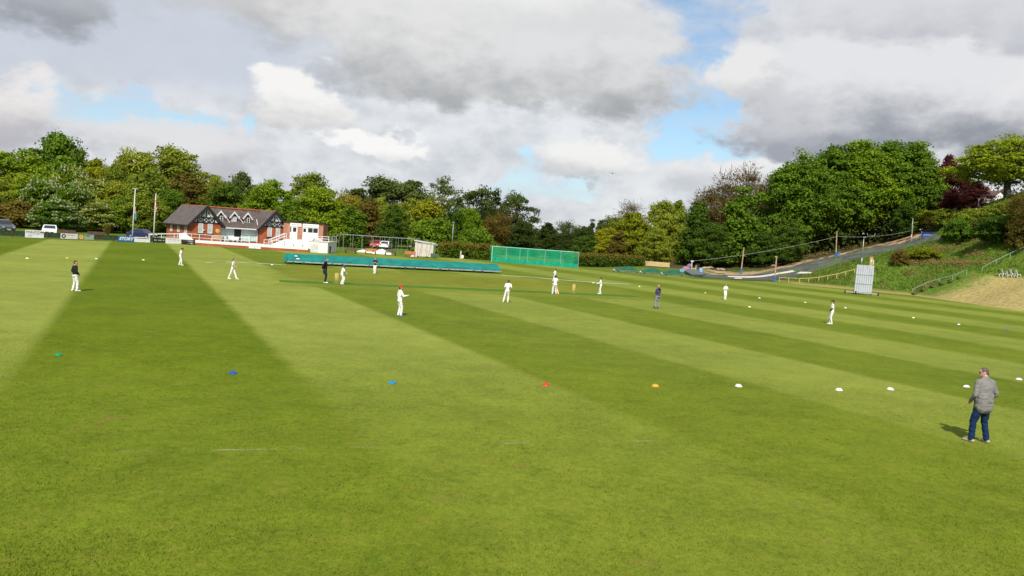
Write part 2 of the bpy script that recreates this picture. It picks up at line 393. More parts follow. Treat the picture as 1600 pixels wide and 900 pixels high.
def sheet(name, near, far, mat, off=.05, sub=8, label=None, nrow=4):
    """sheet draped on the terrain between two polylines of world points"""
    def res(pl, n):
        pl = [Vector(p) for p in pl]; L = [0]
        for a, b in zip(pl[:-1], pl[1:]): L.append(L[-1]+(b-a).length)
        o = []
        for k in range(n+1):
            t = L[-1]*k/n; i = 0
            while i < len(pl)-2 and L[i+1] < t: i += 1
            o.append(pl[i].lerp(pl[i+1], (t-L[i])/max(L[i+1]-L[i],1e-6)))
        return o
    n = sub; A = res(near,n); B = res(far,n); V = []
    for j in range(nrow+1):
        for a, b in zip(A,B):
            p = a.lerp(b, j/nrow); V.append((p.x, p.y, h1(p.x,p.y)+off))
    Fs = [(j*(n+1)+i, j*(n+1)+i+1, (j+1)*(n+1)+i+1, (j+1)*(n+1)+i) for j in range(nrow) for i in range(n)]
    me = bpy.data.meshes.new(name); me.from_pydata(V,[],Fs); me.polygons.foreach_set('use_smooth',[True]*len(Fs))
    return tag(link(name, me, mat), label, kind='structure')

# artificial pitch
a = Vector((-16.0,54.6,0)); bb = Vector((9.9,63.4,0)); dv = (bb-a).normalized(); nv = Vector((-dv.y,dv.x,0))
m, nt, b = new_mat('artificial_pitch_turf'); p = posvec(nt)
nt.links.new(mixc(nt, mapr(nt, noise_(nt,p,1.2,6,.7), .3,.7), (.05,.13,.02), (.08,.16,.028)), b.inputs['Base Color']); b.inputs['Roughness'].default_value = 1.0; b.inputs['Specular IOR Level'].default_value = 0
pb_ = MB(); w2 = 1.0
pb_.add([a-nv*w2+Vector((0,0,.009)), bb-nv*w2+Vector((0,0,.009)), bb+nv*w2+Vector((0,0,.009)), a+nv*w2+Vector((0,0,.009))], [(0,1,2,3)])
tag(pb_.build('cricket_pitch', m), 'strip of green artificial turf between the stumps', kind='structure')
# worn chalk line in the foreground and crease lines
m, nt, b = new_mat('worn_chalk'); p = posvec(nt); b.inputs['Base Color'].default_value = (.55,.56,.42,1); b.inputs['Roughness'].default_value = .95
al = mapr(nt, math_(nt,'ADD', noise_(nt,p,1.1,4,.6), math_(nt,'MULTIPLY', noise_(nt,p,30,4,.8), .5)), .72, .95, 0, .2); nt.links.new(al, b.inputs['Alpha'])
CHALK = m
lm = MB()
pts = [G(x,y) for x,y in ((180,706),(300,704.5),(500,701),(700,696),(850,692),(990,690),(1200,682))]
for p0, p1 in zip(pts[:-1],pts[1:]):
    d_ = (p1-p0).normalized(); n_ = Vector((-d_.y,d_.x,0))*.035; z_ = Vector((0,0,.008))
    lm.add([p0-n_+z_,p1-n_+z_,p1+n_+z_,p0+n_+z_],[(0,1,2,3)])
tag(lm.build('chalk_line', CHALK), 'faint worn white boundary line across the foreground', kind='structure')
lm = MB()
for q0,q1 in (((825,438),(906,447)),((906,447),(925,456)),((430,404),(545,410)),((500,436),(548,440))):
    p0 = G(*q0); p1 = G(*q1); d_ = (p1-p0).normalized(); n_ = Vector((-d_.y,d_.x,0))*.06; z_ = Vector((0,0,.0125))
    lm.add([p0-n_+z_,p1-n_+z_,p1+n_+z_,p0+n_+z_],[(0,1,2,3)])
tag(lm.build('crease_marking', CHALK), 'pale painted lines on the square', kind='structure')

# ski slope on the hill
def ski_material():
    m, nt, b = new_mat('dry_ski_matting'); p = posvec(nt)
    mp = N(nt,'ShaderNodeMapping'); nt.links.new(p, mp.inputs[0]); mp.inputs['Scale'].default_value = (.35,1,1)
    n = noise_(nt, mp.outputs[0], .8, 5, .65); n2 = noise_(nt, p, .45, 4, .55)
    c = mixc(nt, mapr(nt,n,.4,.62), (.034,.04,.031), (.085,.092,.074))
    c = mixc(nt, mapr(nt,n2,.6,.66), c, (.09,.17,.12))
    nt.links.new(c, b.inputs['Base Color']); b.inputs['Roughness'].default_value = .85; return m
near = [T(*q) for q in ((1083,432.5),(1120,435.5),(1165,438),(1213,438))]+[T(*q) for q in ((1262,428),(1300,417),(1345,405),(1380,397),(1430,384),(1471,374))]
far = [T(*q) for q in ((1092,424),(1120,430.5),(1160,430.5),(1205,424),(1255,411.5),(1300,402.5),(1340,393.5),(1380,384),(1420,375),(1446,368.5))]
sheet('ski_slope', near, far, ski_material(), .06, 44, 'dark artificial ski slope climbing the hill', 8)
EARTH = pm('sandy_earth', (.34,.225,.135), .95, .35, 1.5, 0, .1, .8, 6)
far2 = [T(*q) for q in ((1096,418.5),(1122,423.5),(1160,425),(1205,420),(1255,407),(1300,399),(1340,389.5),(1380,380),(1418,370),(1440,366))]
sheet('earth_path', [p+Vector((0,.05,0)) for p in far], far2, EARTH, .03, 44, 'bare sandy earth strip along the top of the ski slope', 4)
PALE = pm('pale_matting', (.55,.49,.4), .9, .12, 2)
sheet('slope_edging', [T(*q) for q in ((1136,433.5),(1165,435),(1213,430),(1242,425.5))], [T(*q) for q in ((1138,432),(1165,432.8),(1210,428),(1238,423))], PALE, .1, 16, 'pale concrete edging curving round the foot of the slope', 2)
sheet('slope_edging', [T(*q) for q in ((1147,436.3),(1160,436.8))], [T(*q) for q in ((1148,434.8),(1158,435.2))], PALE, .1, 4, 'small pale slab at the field edge', 1)
sheet('slope_edging', [T(*q) for q in ((1244,428.8),(1266,428.6))], [T(*q) for q in ((1250,425.8),(1270,426.5))], PALE, .12, 4, 'pale slab lying at the lower edge of the ski slope', 1)

# standing blades of the nearest turf: uncountable, one object
rg = np.random.default_rng(77); n = 200000
yy = 8.6+17*rg.random(n)**1.5; xx = (rg.random(n)*2-1)*(.68*yy+1.2)
z0 = np.full(n,.004); an = rg.random(n)*6.28; w_ = .003+.005*rg.random(n); hg = .008+.018*rg.random(n)**1.6; hg *= .7+.6*(np.sin(xx*1.3+2*np.sin(yy*.9))*.5+.5)
P0 = np.stack([xx,yy,z0],1); a_ = np.stack([np.cos(an),np.sin(an),np.zeros(n)],1)*w_[:,None]
tp = np.stack([rg.normal(size=n)*.014,rg.normal(size=n)*.014,hg],1)
Qb = np.stack([P0-a_,P0+a_,P0+a_*.3+tp,P0-a_*.3+tp],1)
me = bpy.data.meshes.new('turf_blades'); me.vertices.add(4*n); me.vertices.foreach_set('co',Qb.reshape(-1).astype(np.float32)); me.loops.add(4*n); me.loops.foreach_set('vertex_index',np.arange(4*n,dtype=np.int32)); me.polygons.add(n); me.polygons.foreach_set('loop_start',np.arange(0,4*n,4,dtype=np.int32)); me.polygons.foreach_set('loop_total',np.full(n,4,np.int32)); me.update(calc_edges=True)
tag(link('turf_blades', me, FIELDM), 'short grass blades of the nearest turf', 'grass', kind='stuff')
# ---------------------------------------------------------------- trees
def quads_mesh(name, Q, tint, mat=None):
    """Q: (n,4,3) array of leaf sprays"""
    n = len(Q); me = bpy.data.meshes.new(name)
    me.vertices.add(4*n); me.vertices.foreach_set('co', Q.reshape(-1).astype(np.float32))
    me.loops.add(4*n); me.loops.foreach_set('vertex_index', np.arange(4*n, dtype=np.int32))
    me.polygons.add(n); me.polygons.foreach_set('loop_start', np.arange(0,4*n,4,dtype=np.int32)); me.polygons.foreach_set('loop_total', np.full(n,4,np.int32))
    me.update(calc_edges=True)
    at = me.attributes.new('leaf_tint','FLOAT','FACE'); at.data.foreach_set('value', tint.astype(np.float32))
    return me
def unit(v): return v/np.maximum(np.linalg.norm(v,axis=-1,keepdims=True),1e-9)
def leaves(rng, cen, rad, per, size, aspect=1.0, jit=.55, upb=.25, flat=.75, radial=False):
    """leaf sprays scattered over clumps"""
    k = len(cen); n = k*per
    idx = np.repeat(np.arange(k), per)
    d = unit(rng.normal(size=(n,3)))
    low = (d[:,2] < -.2)&(rng.random(n) < .6); d[low,2] *= -1
    ax = unit(rng.normal(size=(k,3))*np.array([1,1,.45]))            # each clump is stretched along its own bough
    rr = rad[idx]*(.25+.8*rng.random(n)**.75+.22*np.abs(rng.normal(size=n)))
    P = d*rr[:,None]*np.array([1,1,flat])
    P = cen[idx]+P+ax[idx]*((P*ax[idx]).sum(1)*.75)[:,None]
    nrm = unit(d*.8+rng.normal(size=(n,3))*jit+np.array([0,0,upb]))
    t = unit(np.cross(nrm, rng.normal(size=(n,3))))
    if radial: t = unit(d+rng.normal(size=(n,3))*.45+np.array([0,0,.35])); nrm = unit(np.cross(t, rng.normal(size=(n,3))))
    bt = np.cross(nrm, t)
    s = size*(.6+.8*rng.random(n))
    a = t*(s*.5*aspect)[:,None]; b = bt*(s*.5/ (aspect if radial else 1.0))[:,None]
    if radial: b = bt*(size*.035)
    bend = nrm*(s*.12)[:,None]
    Q = np.stack([P-a, P-b*.9+bend, P+a, P+b*.9+bend],1)
    cl = rng.random(k)[idx]*.6+rng.random(n)*.4
    return Q, cl
def crown_points(rng, n, H, W, zb, prof, rough=.22, inner=.3):
    """clump centres filling a crown with an uneven outline"""
    ph = rng.random(6)*6.28; out = []
    while len(out) < n:
        t = rng.random(); th = rng.random()*2*math.pi
        r = prof(t)
        if rng.random() > (r/.5)**.8+.08: continue
        lob = 1+rough*(math.sin(2*th+ph[0]+3*t)+.7*math.sin(3*th+ph[1]-5*t)+.6*math.sin(5*th+ph[2]+7*t))/1.6
        f = (.72+.28*rng.random()) if rng.random() > inner else rng.random()*.7
        x = r*W*lob*f
        out.append((x*math.cos(th), x*math.sin(th), zb+(H-zb)*t*(1+.05*math.sin(th*2+ph[3]))))
    return np.array(out)
PROF = {
 'round': lambda t: .5*max(0,1-(2*t-.92)**2)**.55 if abs(2*t-.92) < 1 else .04,
 'dome': lambda t: .5*max(0,1-t**2.2)**.6*(.55+.45*min(1,t*4)),
 'cone': lambda t: .48*(1-t)**.75*(.6+.4*min(1,t*6))+.02,
 'bush': lambda t: .5*max(0,1-t**2.6)**.55,
 'column': lambda t: .5*max(0,1-(1.7*t-.7)**4)**.6*(.75+.25*(1-t)),
 'spread': lambda t: .5*max(0,1-(1.5*t-.42)**2)**.5 if abs(1.5*t-.42)<1 else .05,
}
def make_proto(seed, prof, H, W, zb, ncl, per, crad, leaf_, rough=.22, inner=.3, limbs=16, trunk_r=.28, aspect=1.0, jit=.55, flat=.75, radial=False, extra_twigs=0):
    leaf = leaf_*.8; per = int(per*1.5)
    rng = np.random.default_rng(seed)
    cen = crown_points(rng, ncl, H-crad*.6, W-crad*1.2, zb, PROF[prof], rough, inner)
    rad = crad*(.42+.85*rng.random(ncl)**1.3)
    Q, cl = leaves(rng, cen, rad, per, leaf, aspect, jit, .25, flat, radial)
    if extra_twigs:
        Q2, c2 = leaves(rng, cen, rad*1.25, extra_twigs, 1.3, 1.0, radial=True); Q = np.concatenate([Q,Q2]); cl = np.concatenate([cl, c2*0])
    crown = quads_mesh('crown', Q, cl)
    mb = MB(); base = Vector((0,0,0)); fork = Vector((rng.normal()*.15, rng.normal()*.15, zb+(H-zb)*.12)); top = Vector((rng.normal()*.3, rng.normal()*.3, zb+(H-zb)*.7))
    mb.tube((0,0,-.6), base, trunk_r*1.5, trunk_r*1.15, 9); mb.tube(base, fork, trunk_r*1.15, trunk_r*.85, 9); mb.tube(fork, top, trunk_r*.8, trunk_r*.2, 7)
    order = rng.permutation(ncl)[:limbs]
    for i in order:
        c = Vector(cen[i]); f = .1+.75*rng.random()*min(1,max(0,(c.z-fork.z)/(top.z-fork.z+.01)))
        s = fork.lerp(top, min(f,.9)); mid = s.lerp(c, .5)+Vector((0,0,-.08*(c-s).length))
        r = trunk_r*(.42*(1-f)+.1)
        mb.tube(s, mid, r, r*.65, 6); mb.tube(mid, c, r*.65, r*.2, 5)
    return crown, mb.mesh('trunk'), H, W
PR = {}
def P_(k, *a, **kw): PR[k] = make_proto(*a, **kw)
P_('round1', 11,'round',12,10,1.6, 150,95,1.0,.42)
P_('round2', 12,'round',12,10,1.2, 140,100,1.05,.42, .34)
P_('round3', 13,'round',12,10,2.0, 145,95,1.0,.4, .3)
P_('dome1', 21,'dome',12,11,1.2, 170,92,1.0,.4, .26)
P_('dome2', 22,'dome',12,11,.8, 165,95,1.05,.42,.32)
P_('airy1', 31,'round',13,10,3.2, 62,75,1.15,.42,.34,.3,34,.26)
P_('airy2', 32,'spread',13,11,3.0, 66,75,1.2,.42,.32,.3,36,.26)
P_('cone1', 41,'cone',11,7,.6, 130,90,.75,.4,.22)
P_('cone2', 42,'cone',11,7,.5, 125,90,.78,.38,.28)
P_('column1', 51,'column',9,5,.4, 95,95,.7,.34,.24)
P_('bush1', 61,'bush',4,5.5,.1, 60,130,.65,.27,.22,limbs=8,trunk_r=.1)
P_('bush2', 62,'bush',4,5.5,.1, 55,130,.7,.27,.3,limbs=8,trunk_r=.1)
P_('bare1', 71,'dome',13,11,2.0, 90,26,1.3,.36,.25,.3,50,.22,extra_twigs=75)
P_('bare2', 72,'round',12,9,1.5, 75,34,1.2,.36,.25,.3,44,.2,extra_twigs=60)
P_('big1', 81,'dome',20,13,4.2, 330,110,1.15,.46,.26,.25,24,.42)
P_('big2', 82,'dome',20,13,4.6, 310,110,1.15,.46,.26,.25,24,.42)
P_('big3', 83,'round',20,13,3.4, 330,110,1.2,.46,.28,.25,24,.42)
P_('spread1', 91,'dome',15,20,4.0, 230,95,1.15,.44,.16,.3,70,.5,flat=.7)

LM = {
 'green': leaf_mat('leaf_mid_green', (0.064, 0.130, 0.008), (0.163, 0.249, 0.015)),
 'bright': leaf_mat('leaf_bright_green', (0.102, 0.183, 0.007), (0.232, 0.309, 0.014)),
 'dark': leaf_mat('leaf_dark_green', (0.040, 0.082, 0.008), (0.101, 0.160, 0.013)),
 'deep': leaf_mat('leaf_deep_green', (0.029, 0.050, 0.008), (0.066, 0.088, 0.012)),  # very dark green, with cloud shadow and inner-wood shade also put into it
 'olive': leaf_mat('leaf_olive', (0.137, 0.173, 0.014), (0.263, 0.307, 0.027)),
 'yellow': leaf_mat('leaf_yellow_green', (0.171, 0.195, 0.007), (0.301, 0.297, 0.012)),
 'gold': leaf_mat('leaf_gold', (0.254, 0.194, 0.015), (0.362, 0.269, 0.027)),
 'bronze': leaf_mat('leaf_bronze', (0.112, 0.085, 0.014), (0.187, 0.140, 0.024)),
 'brown': leaf_mat('leaf_brown_twig', (0.128, 0.090, 0.031), (0.203, 0.150, 0.046)),
 'grey': leaf_mat('leaf_grey_green', (0.068, 0.096, 0.020), (0.148, 0.175, 0.036)),
 'red': leaf_mat('leaf_copper', (.052,.010,.012), (.105,.022,.02)),
 'hedge': leaf_mat('leaf_hedge', (0.080, 0.140, 0.009), (0.203, 0.135, 0.022)),
 'hedgebrown': leaf_mat('leaf_hedge_bronze', (0.181, 0.098, 0.024), (0.278, 0.143, 0.032)),
 'blossom': leaf_mat('leaf_blossom', (0.500, 0.470, 0.330), (0.620, 0.580, 0.420)),
 'lime': leaf_mat('leaf_lime', (0.161, 0.235, 0.009), (0.289, 0.350, 0.016), .4, .0),
}
tree_count = 0
def tree(px, d, ytop, wpx, proto, leafk, label, name='tree', cat='tree', group=None, base_y=None, zoff=0.0, rot=None):
    """stands at depth d on the sight line of photo column px; its top reaches photo row ytop"""
    global tree_count
    if base_y is not None and d is None: g = T(px, base_y)
    else:
        p = AT(px, 420, d); g = Vector((p.x, d, 0)); g.z = h1(g.x, g.y)
    top = AT(px, ytop, g.y); Ht = max(top.z-g.z, .5)
    Wt = wpx/FOC*math.hypot(g.x,g.y)*.98
    crown, trunk, H, W = PR[proto]
    tree_count += 1; rr = random.Random(tree_count*37)
    o = thing(name, label, cat, g+Vector((0,0,-.05+zoff)), rr.uniform(0,6.28) if rot is None else rot, group)
    o.scale = (Wt/W, Wt/W, Ht/H)
    for nm, me, mt in (('trunk',trunk,BARK),('crown',crown,LM[leafk])):
        c = bpy.data.objects.new(nm, me); C.objects.link(c); c.parent = o
        if not me.materials: me.materials.append(mt)
        c.material_slots[0].link = 'OBJECT'; c.material_slots[0].material = mt
    return o
GL = 'trees of the left wood'; GC = 'trees behind the far boundary'; GR = 'trees of the right hillside'
TREES = [
 # left wood, back row then front row
 (18,165,234,100,'round2','bright','broad light green tree at the far left edge of the wood, behind the dark car',GL),
 (-60,150,250,110,'dome1','green','green tree running out of the left edge of the photo',GL),
 (84,172,209,88,'round1','green','tallest green tree of the left wood, its crown rising above all the others',GL),
 (118,178,226,40,'airy1','grey','thin greyish tree leaning out beside the tallest tree of the left wood',GL),
 (146,168,246,62,'round3','yellow','yellowish green rounded tree in the dip right of the tallest left tree',GL),
 (178,160,254,54,'dome2','olive','olive tree in the dip of the skyline left of the two tall pale trees',GL),
 (205,170,230,74,'round2','olive','left one of the two tall pale olive trees behind the flagpoles',GL),
 (262,172,230,108,'dome1','olive','broad right one of the two tall pale olive trees, above the pavilion roof end',GL),
 (318,165,268,64,'round3','olive','small olive tree filling the slope of the skyline above the pavilion roof',GL),
 (288,152,268,92,'dome2','bronze','bronze tinted tree directly above the left end of the pavilion ridge',GL),
 (232,150,262,78,'round1','olive','olive tree standing between and behind the two flagpoles',GL),
 (30,150,268,74,'dome2','olive','olive tree with bronze tint under the light green tree at far left',GL),
 (62,146,262,66,'round3','bright','bright green tree in front of the tallest left tree',GL),
 (104,150,258,70,'round1','green','mid green tree behind the flowering chestnuts',GL),
 (142,148,276,66,'round2','olive','olive tree right of the flowering chestnuts',GL),
 (178,146,284,74,'dome1','olive','pale olive tree left of the taller flagpole',GL),
 (66,140,276,58,'round2','green','flowering chestnut, upper left of the three, with pale candles',GL),
 (112,138,284,58,'round3','green','flowering chestnut, upper right of the three, with pale candles',GL),
 (84,130,308,76,'dome2','green','lowest flowering chestnut, standing right behind the white car',GL),
 (18,134,310,84,'bush2','bronze','bronze brown thicket tree behind the dark car at the left',GL),
 (150,136,316,66,'dome1','olive','low olive tree right of the flowering chestnut, over the green lawn',GL),
 (192,138,306,60,'dome2','green','low green tree behind the taller flagpole',GL),
 (226,137,300,62,'round1','olive','low olive tree with pale trunk behind the shorter flagpole',GL),
 (262,142,296,60,'dome1','green','green tree touching the left gable roof of the pavilion',GL),
 (-40,140,290,90,'dome2','olive','olive tree at the outer left behind the car park',GL),
 # behind the pavilion
 (372,178,270,62,'round1','grey','dull brownish green tree peeping over the dark green one behind the ridge',GC),
 (350,152,283,66,'round2','dark','dark green tree behind the pavilion ridge between two dormers',GC),
 (330,160,280,50,'dome1','olive','olive tree filling the gap left of the dark green one behind the ridge',GC),
 (420,148,279,84,'round3','bright','bright green sycamore behind the right gable of the pavilion',GC),
 (482,170,271,84,'dome1','olive','pale olive domed tree standing behind the dark sycamore',GC),
 (492,146,288,96,'dome2','bright','large green sycamore beside the white annexe',GC),
 (455,142,312,70,'dome1','green','green sycamore right behind the annexe roof',GC),
 (538,158,300,56,'round2','gold','golden yellow tree right of the large sycamore',GC),
 (549,146,322,44,'column1','green','green tree in front of the golden one, left end of the net frames',GC),
 (385,150,312,70,'dome2','yellow','yellowish tree low behind the middle of the pavilion roof',GC),
 # far row
 (590,190,277,128,'dome1','grey','wide dark domed tree on the skyline, left of the dark row',GC),
 (636,192,279,90,'dome2','grey','dark domed tree joining the wide one on the skyline',GC),
 (684,190,277,88,'airy2','grey','dark open crowned tree, tallest of the middle skyline',GC),
 (736,190,288,88,'airy1','grey','dark open crowned tree right of the tallest middle one',GC),
 (768,186,296,60,'airy2','deep','narrow dark tree just left of the last open tree of the skyline',GC),
 (800,184,297,66,'airy1','grey','last open crowned tree before the gap of blue sky',GC),
 (570,156,312,44,'column1','bronze','bronze coloured column tree above the red car',GC),
 (592,168,308,50,'round1','olive','pale olive tree behind the bronze column tree',GC),
 (612,154,318,52,'dome2','dark','dark green tree above the net frames',GC),
 (640,172,308,60,'round3','olive','hazy olive tree behind the dark green one over the net frames',GC),
 (662,160,312,58,'column1','yellow','yellow green upright tree above the beige shed',GC),
 (672,146,339,78,'bush1','green','round green bush tree right behind the beige shed',GC),
 (703,154,326,40,'column1','dark','dark green narrow tree left of the slim lamp post',GC),
 (728,156,322,48,'round2','bright','light green tree right of the slim lamp post',GC),
 (740,146,352,64,'bush2','green','light green shrub tree over the first hedge',GC),
 (775,160,328,54,'bare2','bronze','brownish twiggy tree above the left end of the green net',GC),
 (812,156,342,58,'dome2','deep','dark green tree above the middle of the green net',GC),
 (752,164,330,40,'round1','deep','dark tree between the light green and the brownish one',GC),
 (852,170,345,46,'cone2','deep','dark pointed tree in the low gap of the skyline',GC),
 (884,174,343,50,'bare2','grey','greyish thin tree in the low gap of the skyline',GC),
 (908,166,352,40,'round3','deep','dark low tree left of the small conifers',GC),
 (920,180,343,26,'cone1','deep','left small dark conifer on the skyline',GC),
 (934,180,340,28,'cone2','deep','right small dark conifer on the skyline',GC),
 (868,152,366,60,'dome1','deep','dark bush tree above the right end of the green net',GC),
 (915,150,366,50,'dome2','dark','dark bush tree above the second hedge',GC),
 (980,184,317,62,'bare1','brown','bare grey brown tree behind the golden willow',GC),
 (952,170,336,50,'round2','grey','dull tree left of the golden willow',GC),
 (984,158,330,84,'dome2','yellow','golden green willow above the second hedge',GC),
 (946,150,356,56,'dome1','yellow','low golden green tree at the left foot of the willow',GC),
 (963,146,360,42,'cone1','bronze','small bronze conifer in front of the golden willow',GC),
 (1030,160,314,66,'dome1','olive','olive brown tree right of the golden willow',GC),
 (1052,166,310,62,'dome2','olive','olive tree between the willow and the bare trees',GC),
 (1020,146,352,60,'dome2','olive','low olive tree above the pale wooden fence',GC),
 # right wood
 (1150,176,264,110,'bare1','brown','wide bare brown tree on the skyline left of the big green mass',GR),
 (1104,176,288,80,'bare2','brown','smaller bare brown tree on the skyline falling to the left',GR),
 (1195,172,268,70,'bare2','brown','bare brown tree tucked against the big green mass',GR),
 (1084,152,309,62,'cone2','dark','dark green pointed tree, leftmost of the right wood',GR),
 (1110,148,348,64,'dome1','dark','low dark green tree at the foot of the pointed tree',GR),
 (1152,150,294,92,'cone1','green','broad green pointed tree behind the first lift pole',GR),
 (1190,147,360,56,'dome2','dark','low dark green tree right of the first lift pole',GR),
 (1240,156,243,104,'big3','green','left tree of the big green mass of the right wood',GR),
 (1286,160,230,112,'big1','green','second tree of the big green mass, standing above the lower lift pole',GR),
 (1330,160,222,108,'big2','bright','highest tree of the big green mass, behind the upper lift pole',GR),
 (1376,162,221,100,'big1','green','fourth tree of the big green mass, right of the highest one',GR),
 (1414,160,223,84,'big2','green','rightmost tree of the big green mass, next to the copper beech',GR),
 (1226,146,340,56,'dome2','dark','low green tree skirting the big mass at the left',GR),  # leaf colour darkened to stand in for shade under the overhanging crowns
 (1408,151,318,50,'dome1','dark','low green tree over the top of the ski slope',GR),  # darker leaves here too, canopy shade put into the colour
 (1466,164,243,62,'round1','red','copper beech with dark red leaves',GR),
 (1478,150,292,40,'dome2','red','lower dark red copper tree at the foot of the beech',GR),
 (1512,152,284,50,'dome1','red','dull red bush tree in the shade of the spreading tree',GR),
]
for (px,d,yt,w,pr,lf,lab,gr) in TREES: tree(px,d,yt,w,pr,lf,lab,group=gr)
big = tree(1562,134,212,172,'spread1','lime','large spreading tree with dark limbs, in front of the white house',group=GR)
BUSHES = [
 (1446,(150,0),328,60,'bush1','yellow','yellow green bush above the blue banner'),
 (1502,(0,376),334,46,'bush2','green','round green bush at the bend of the bank right of the blue banner'),
 (1486,(0,352),326,50,'bush1','olive','olive bush around the upper street lamp'),
 (1470,(0,354),336,40,'bush2','bronze','bronze bush in the shade left of the upper street lamp'),
 (1526,(0,356),322,56,'bush2','olive','olive hedge bush along the top of the bank, under the copper tree'),
 (1558,(0,352),318,60,'bush1','olive','olive and green bush under the spreading tree'),
 (1568,(0,377),330,78,'bush2','dark','dark green bush low on the bank at the right'),
 (1540,(0,366),338,44,'bush1','bronze','bronze bush left of the low dark green one on the bank'),
 (1606,(0,378),288,64,'bare2','bronze','brownish twiggy bush at the right edge of the photo'),
 (1600,(0,386),344,46,'bush1','bronze','bronze bush in the lower right corner of the shrubbery'),
 (1405,(0,414),389,28,'bush1','bronze','small brown bush alone on the bank beside the ski slope'),
 (1444,(0,404),385,42,'bush2','yellow','low yellow green gorse patch at the edge of the ski slope'),
 (1484,(0,372),354,22,'bush1','dark','small dark shrub at the end of the blue banner'),
]
for (px,(d,by_),yt,w,pr,lf,lab) in BUSHES: tree(px,d or None,yt,w,pr,lf,lab,'bush','bush','bushes on the right bank',base_y=by_)
tree(166,122,348,9,'bare2','bronze','young bare sapling on the lawn left of the taller flagpole','sapling','sapling')
# chestnut candles: pale flower spikes on the three chestnuts
cand = []
rngc = np.random.default_rng(3)
for o in bpy.data.objects:
    if o.get('label','').find('flowering chestnut') >= 0:
        cr = [c for c in o.children if c.name.startswith('crown')][0]
        co = np.zeros(len(cr.data.vertices)*3, np.float32); cr.data.vertices.foreach_get('co', co); co = co.reshape(-1,4,3).mean(1)
        cc = np.array([0,0,co[:,2].mean()]); dd = np.linalg.norm((co-cc)/np.array([5,5,6]),axis=1)
        k = np.nonzero(dd > np.quantile(dd,.62))[0]; k = rngc.choice(k, 520, replace=False)
        P0 = co[k]; n = len(k); s = .5
        Qs = []
        for ang in (0, math.pi/2):
            a_ = np.array([math.cos(ang),math.sin(ang),0])*s*.4; b_ = np.array([0,0,s*.8])
            Qs.append(np.stack([P0-a_, P0-b_*.3, P0+a_, P0+b_],1))
        Q = np.concatenate(Qs); me_ = quads_mesh('blossom', Q, rngc.random(len(Q)))
        link('blossom', me_, LM['blossom'], o)

# hedges: clipped masses of small leaves
def hedge(name, x0, x1, ybase, ytop, dep, label, leafk, seed, leaf=.2):
    A = G(x0, ybase[0]); B = G(x1, ybase[1]); L = (B-A).length; d_ = (B-A).normalized()
    hh = (AT(x0, ytop, A.y).z+AT(x1, ytop+ (x1-x0)*.066, B.y).z)/2
    rng = np.random.default_rng(seed); n = int(L*dep*26)
    cen = np.stack([rng.random(n)*L, rng.random(n)*dep, .2+rng.random(n)**.7*(hh-.45)],1)
    lump = .18*np.sin(cen[:,0]*1.3+seed)+.12*np.sin(cen[:,0]*3.1); cen[:,2] *= 1+lump*.35; cen[:,1] += lump*.6
    Q, cl = leaves(rng, cen, np.full(n,.42), 44, leaf, flat=1.0)
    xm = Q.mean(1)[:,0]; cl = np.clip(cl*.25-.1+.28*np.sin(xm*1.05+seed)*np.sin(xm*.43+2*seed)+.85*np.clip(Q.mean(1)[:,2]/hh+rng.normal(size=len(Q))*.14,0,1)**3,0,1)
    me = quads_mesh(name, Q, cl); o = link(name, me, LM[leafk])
    o.location = A; o.rotation_euler = (0,0,math.atan2(d_.y,d_.x)); return tag(o, label, 'hedge', 'clipped hedges by the net')
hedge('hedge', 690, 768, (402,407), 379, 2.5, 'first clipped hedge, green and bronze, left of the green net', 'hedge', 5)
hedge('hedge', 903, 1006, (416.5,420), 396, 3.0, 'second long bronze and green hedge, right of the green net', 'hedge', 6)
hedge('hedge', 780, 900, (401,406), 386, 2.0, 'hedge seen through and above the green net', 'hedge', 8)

# long grass and weeds on the bank
rngb = np.random.default_rng(21)
n = 70000
bx = rngb.uniform(38,92,n); by = rngb.uniform(52,142,n); bz = heights(bx,by)
ok = (bz > .35)
for (x_,y_) in ((0,0),): pass
nr = np.array([[p.x,p.y] for p in near]); fr = np.array([[p.x,p.y] for p in far2])
poly = np.concatenate([nr, fr[::-1]])
def inpoly(x,y,poly):
    res = np.zeros(len(x),bool); k = len(poly)
    for i in range(k):
        x0,y0 = poly[i]; x1,y1 = poly[(i+1)%k]
        c = ((y0>y)!=(y1>y)); c &= x < (x1-x0)*(y-y0)/((y1-y0) if y1!=y0 else 1e-9)+x0
        res ^= c
    return res
ok &= ~inpoly(bx,by,poly)
ok &= ~((by < 101)&(bz < 3.4))
bx,by,bz = bx[ok],by[ok],bz[ok]; n = len(bx)
P0 = np.stack([bx,by,bz],1); hgt = .07+.22*rngb.random(n)**2; Qs = []; tints = []
for k in range(3):
    an = rngb.random(n)*6.28; off = rngb.normal(size=(n,3))*np.array([.18,.18,0])
    a_ = np.stack([np.cos(an),np.sin(an),np.zeros(n)],1)*(.03+.055*rngb.random(n))[:,None]
    tip = np.stack([rngb.normal(size=n)*.08,rngb.normal(size=n)*.08,hgt],1); p_ = P0+off
    Qs.append(np.stack([p_-a_, p_+a_, p_+a_*.5+tip, p_-a_*.4+tip],1)); tints.append(rngb.random(n))
me = quads_mesh('bank_grass', np.concatenate(Qs), np.concatenate(tints))
tag(link('bank_grass', me, leaf_mat('long_grass', (.06,.13,.010), (.16,.215,.03), .3, 0)), 'long rough grass and weeds covering the bank', 'grass', kind='stuff')
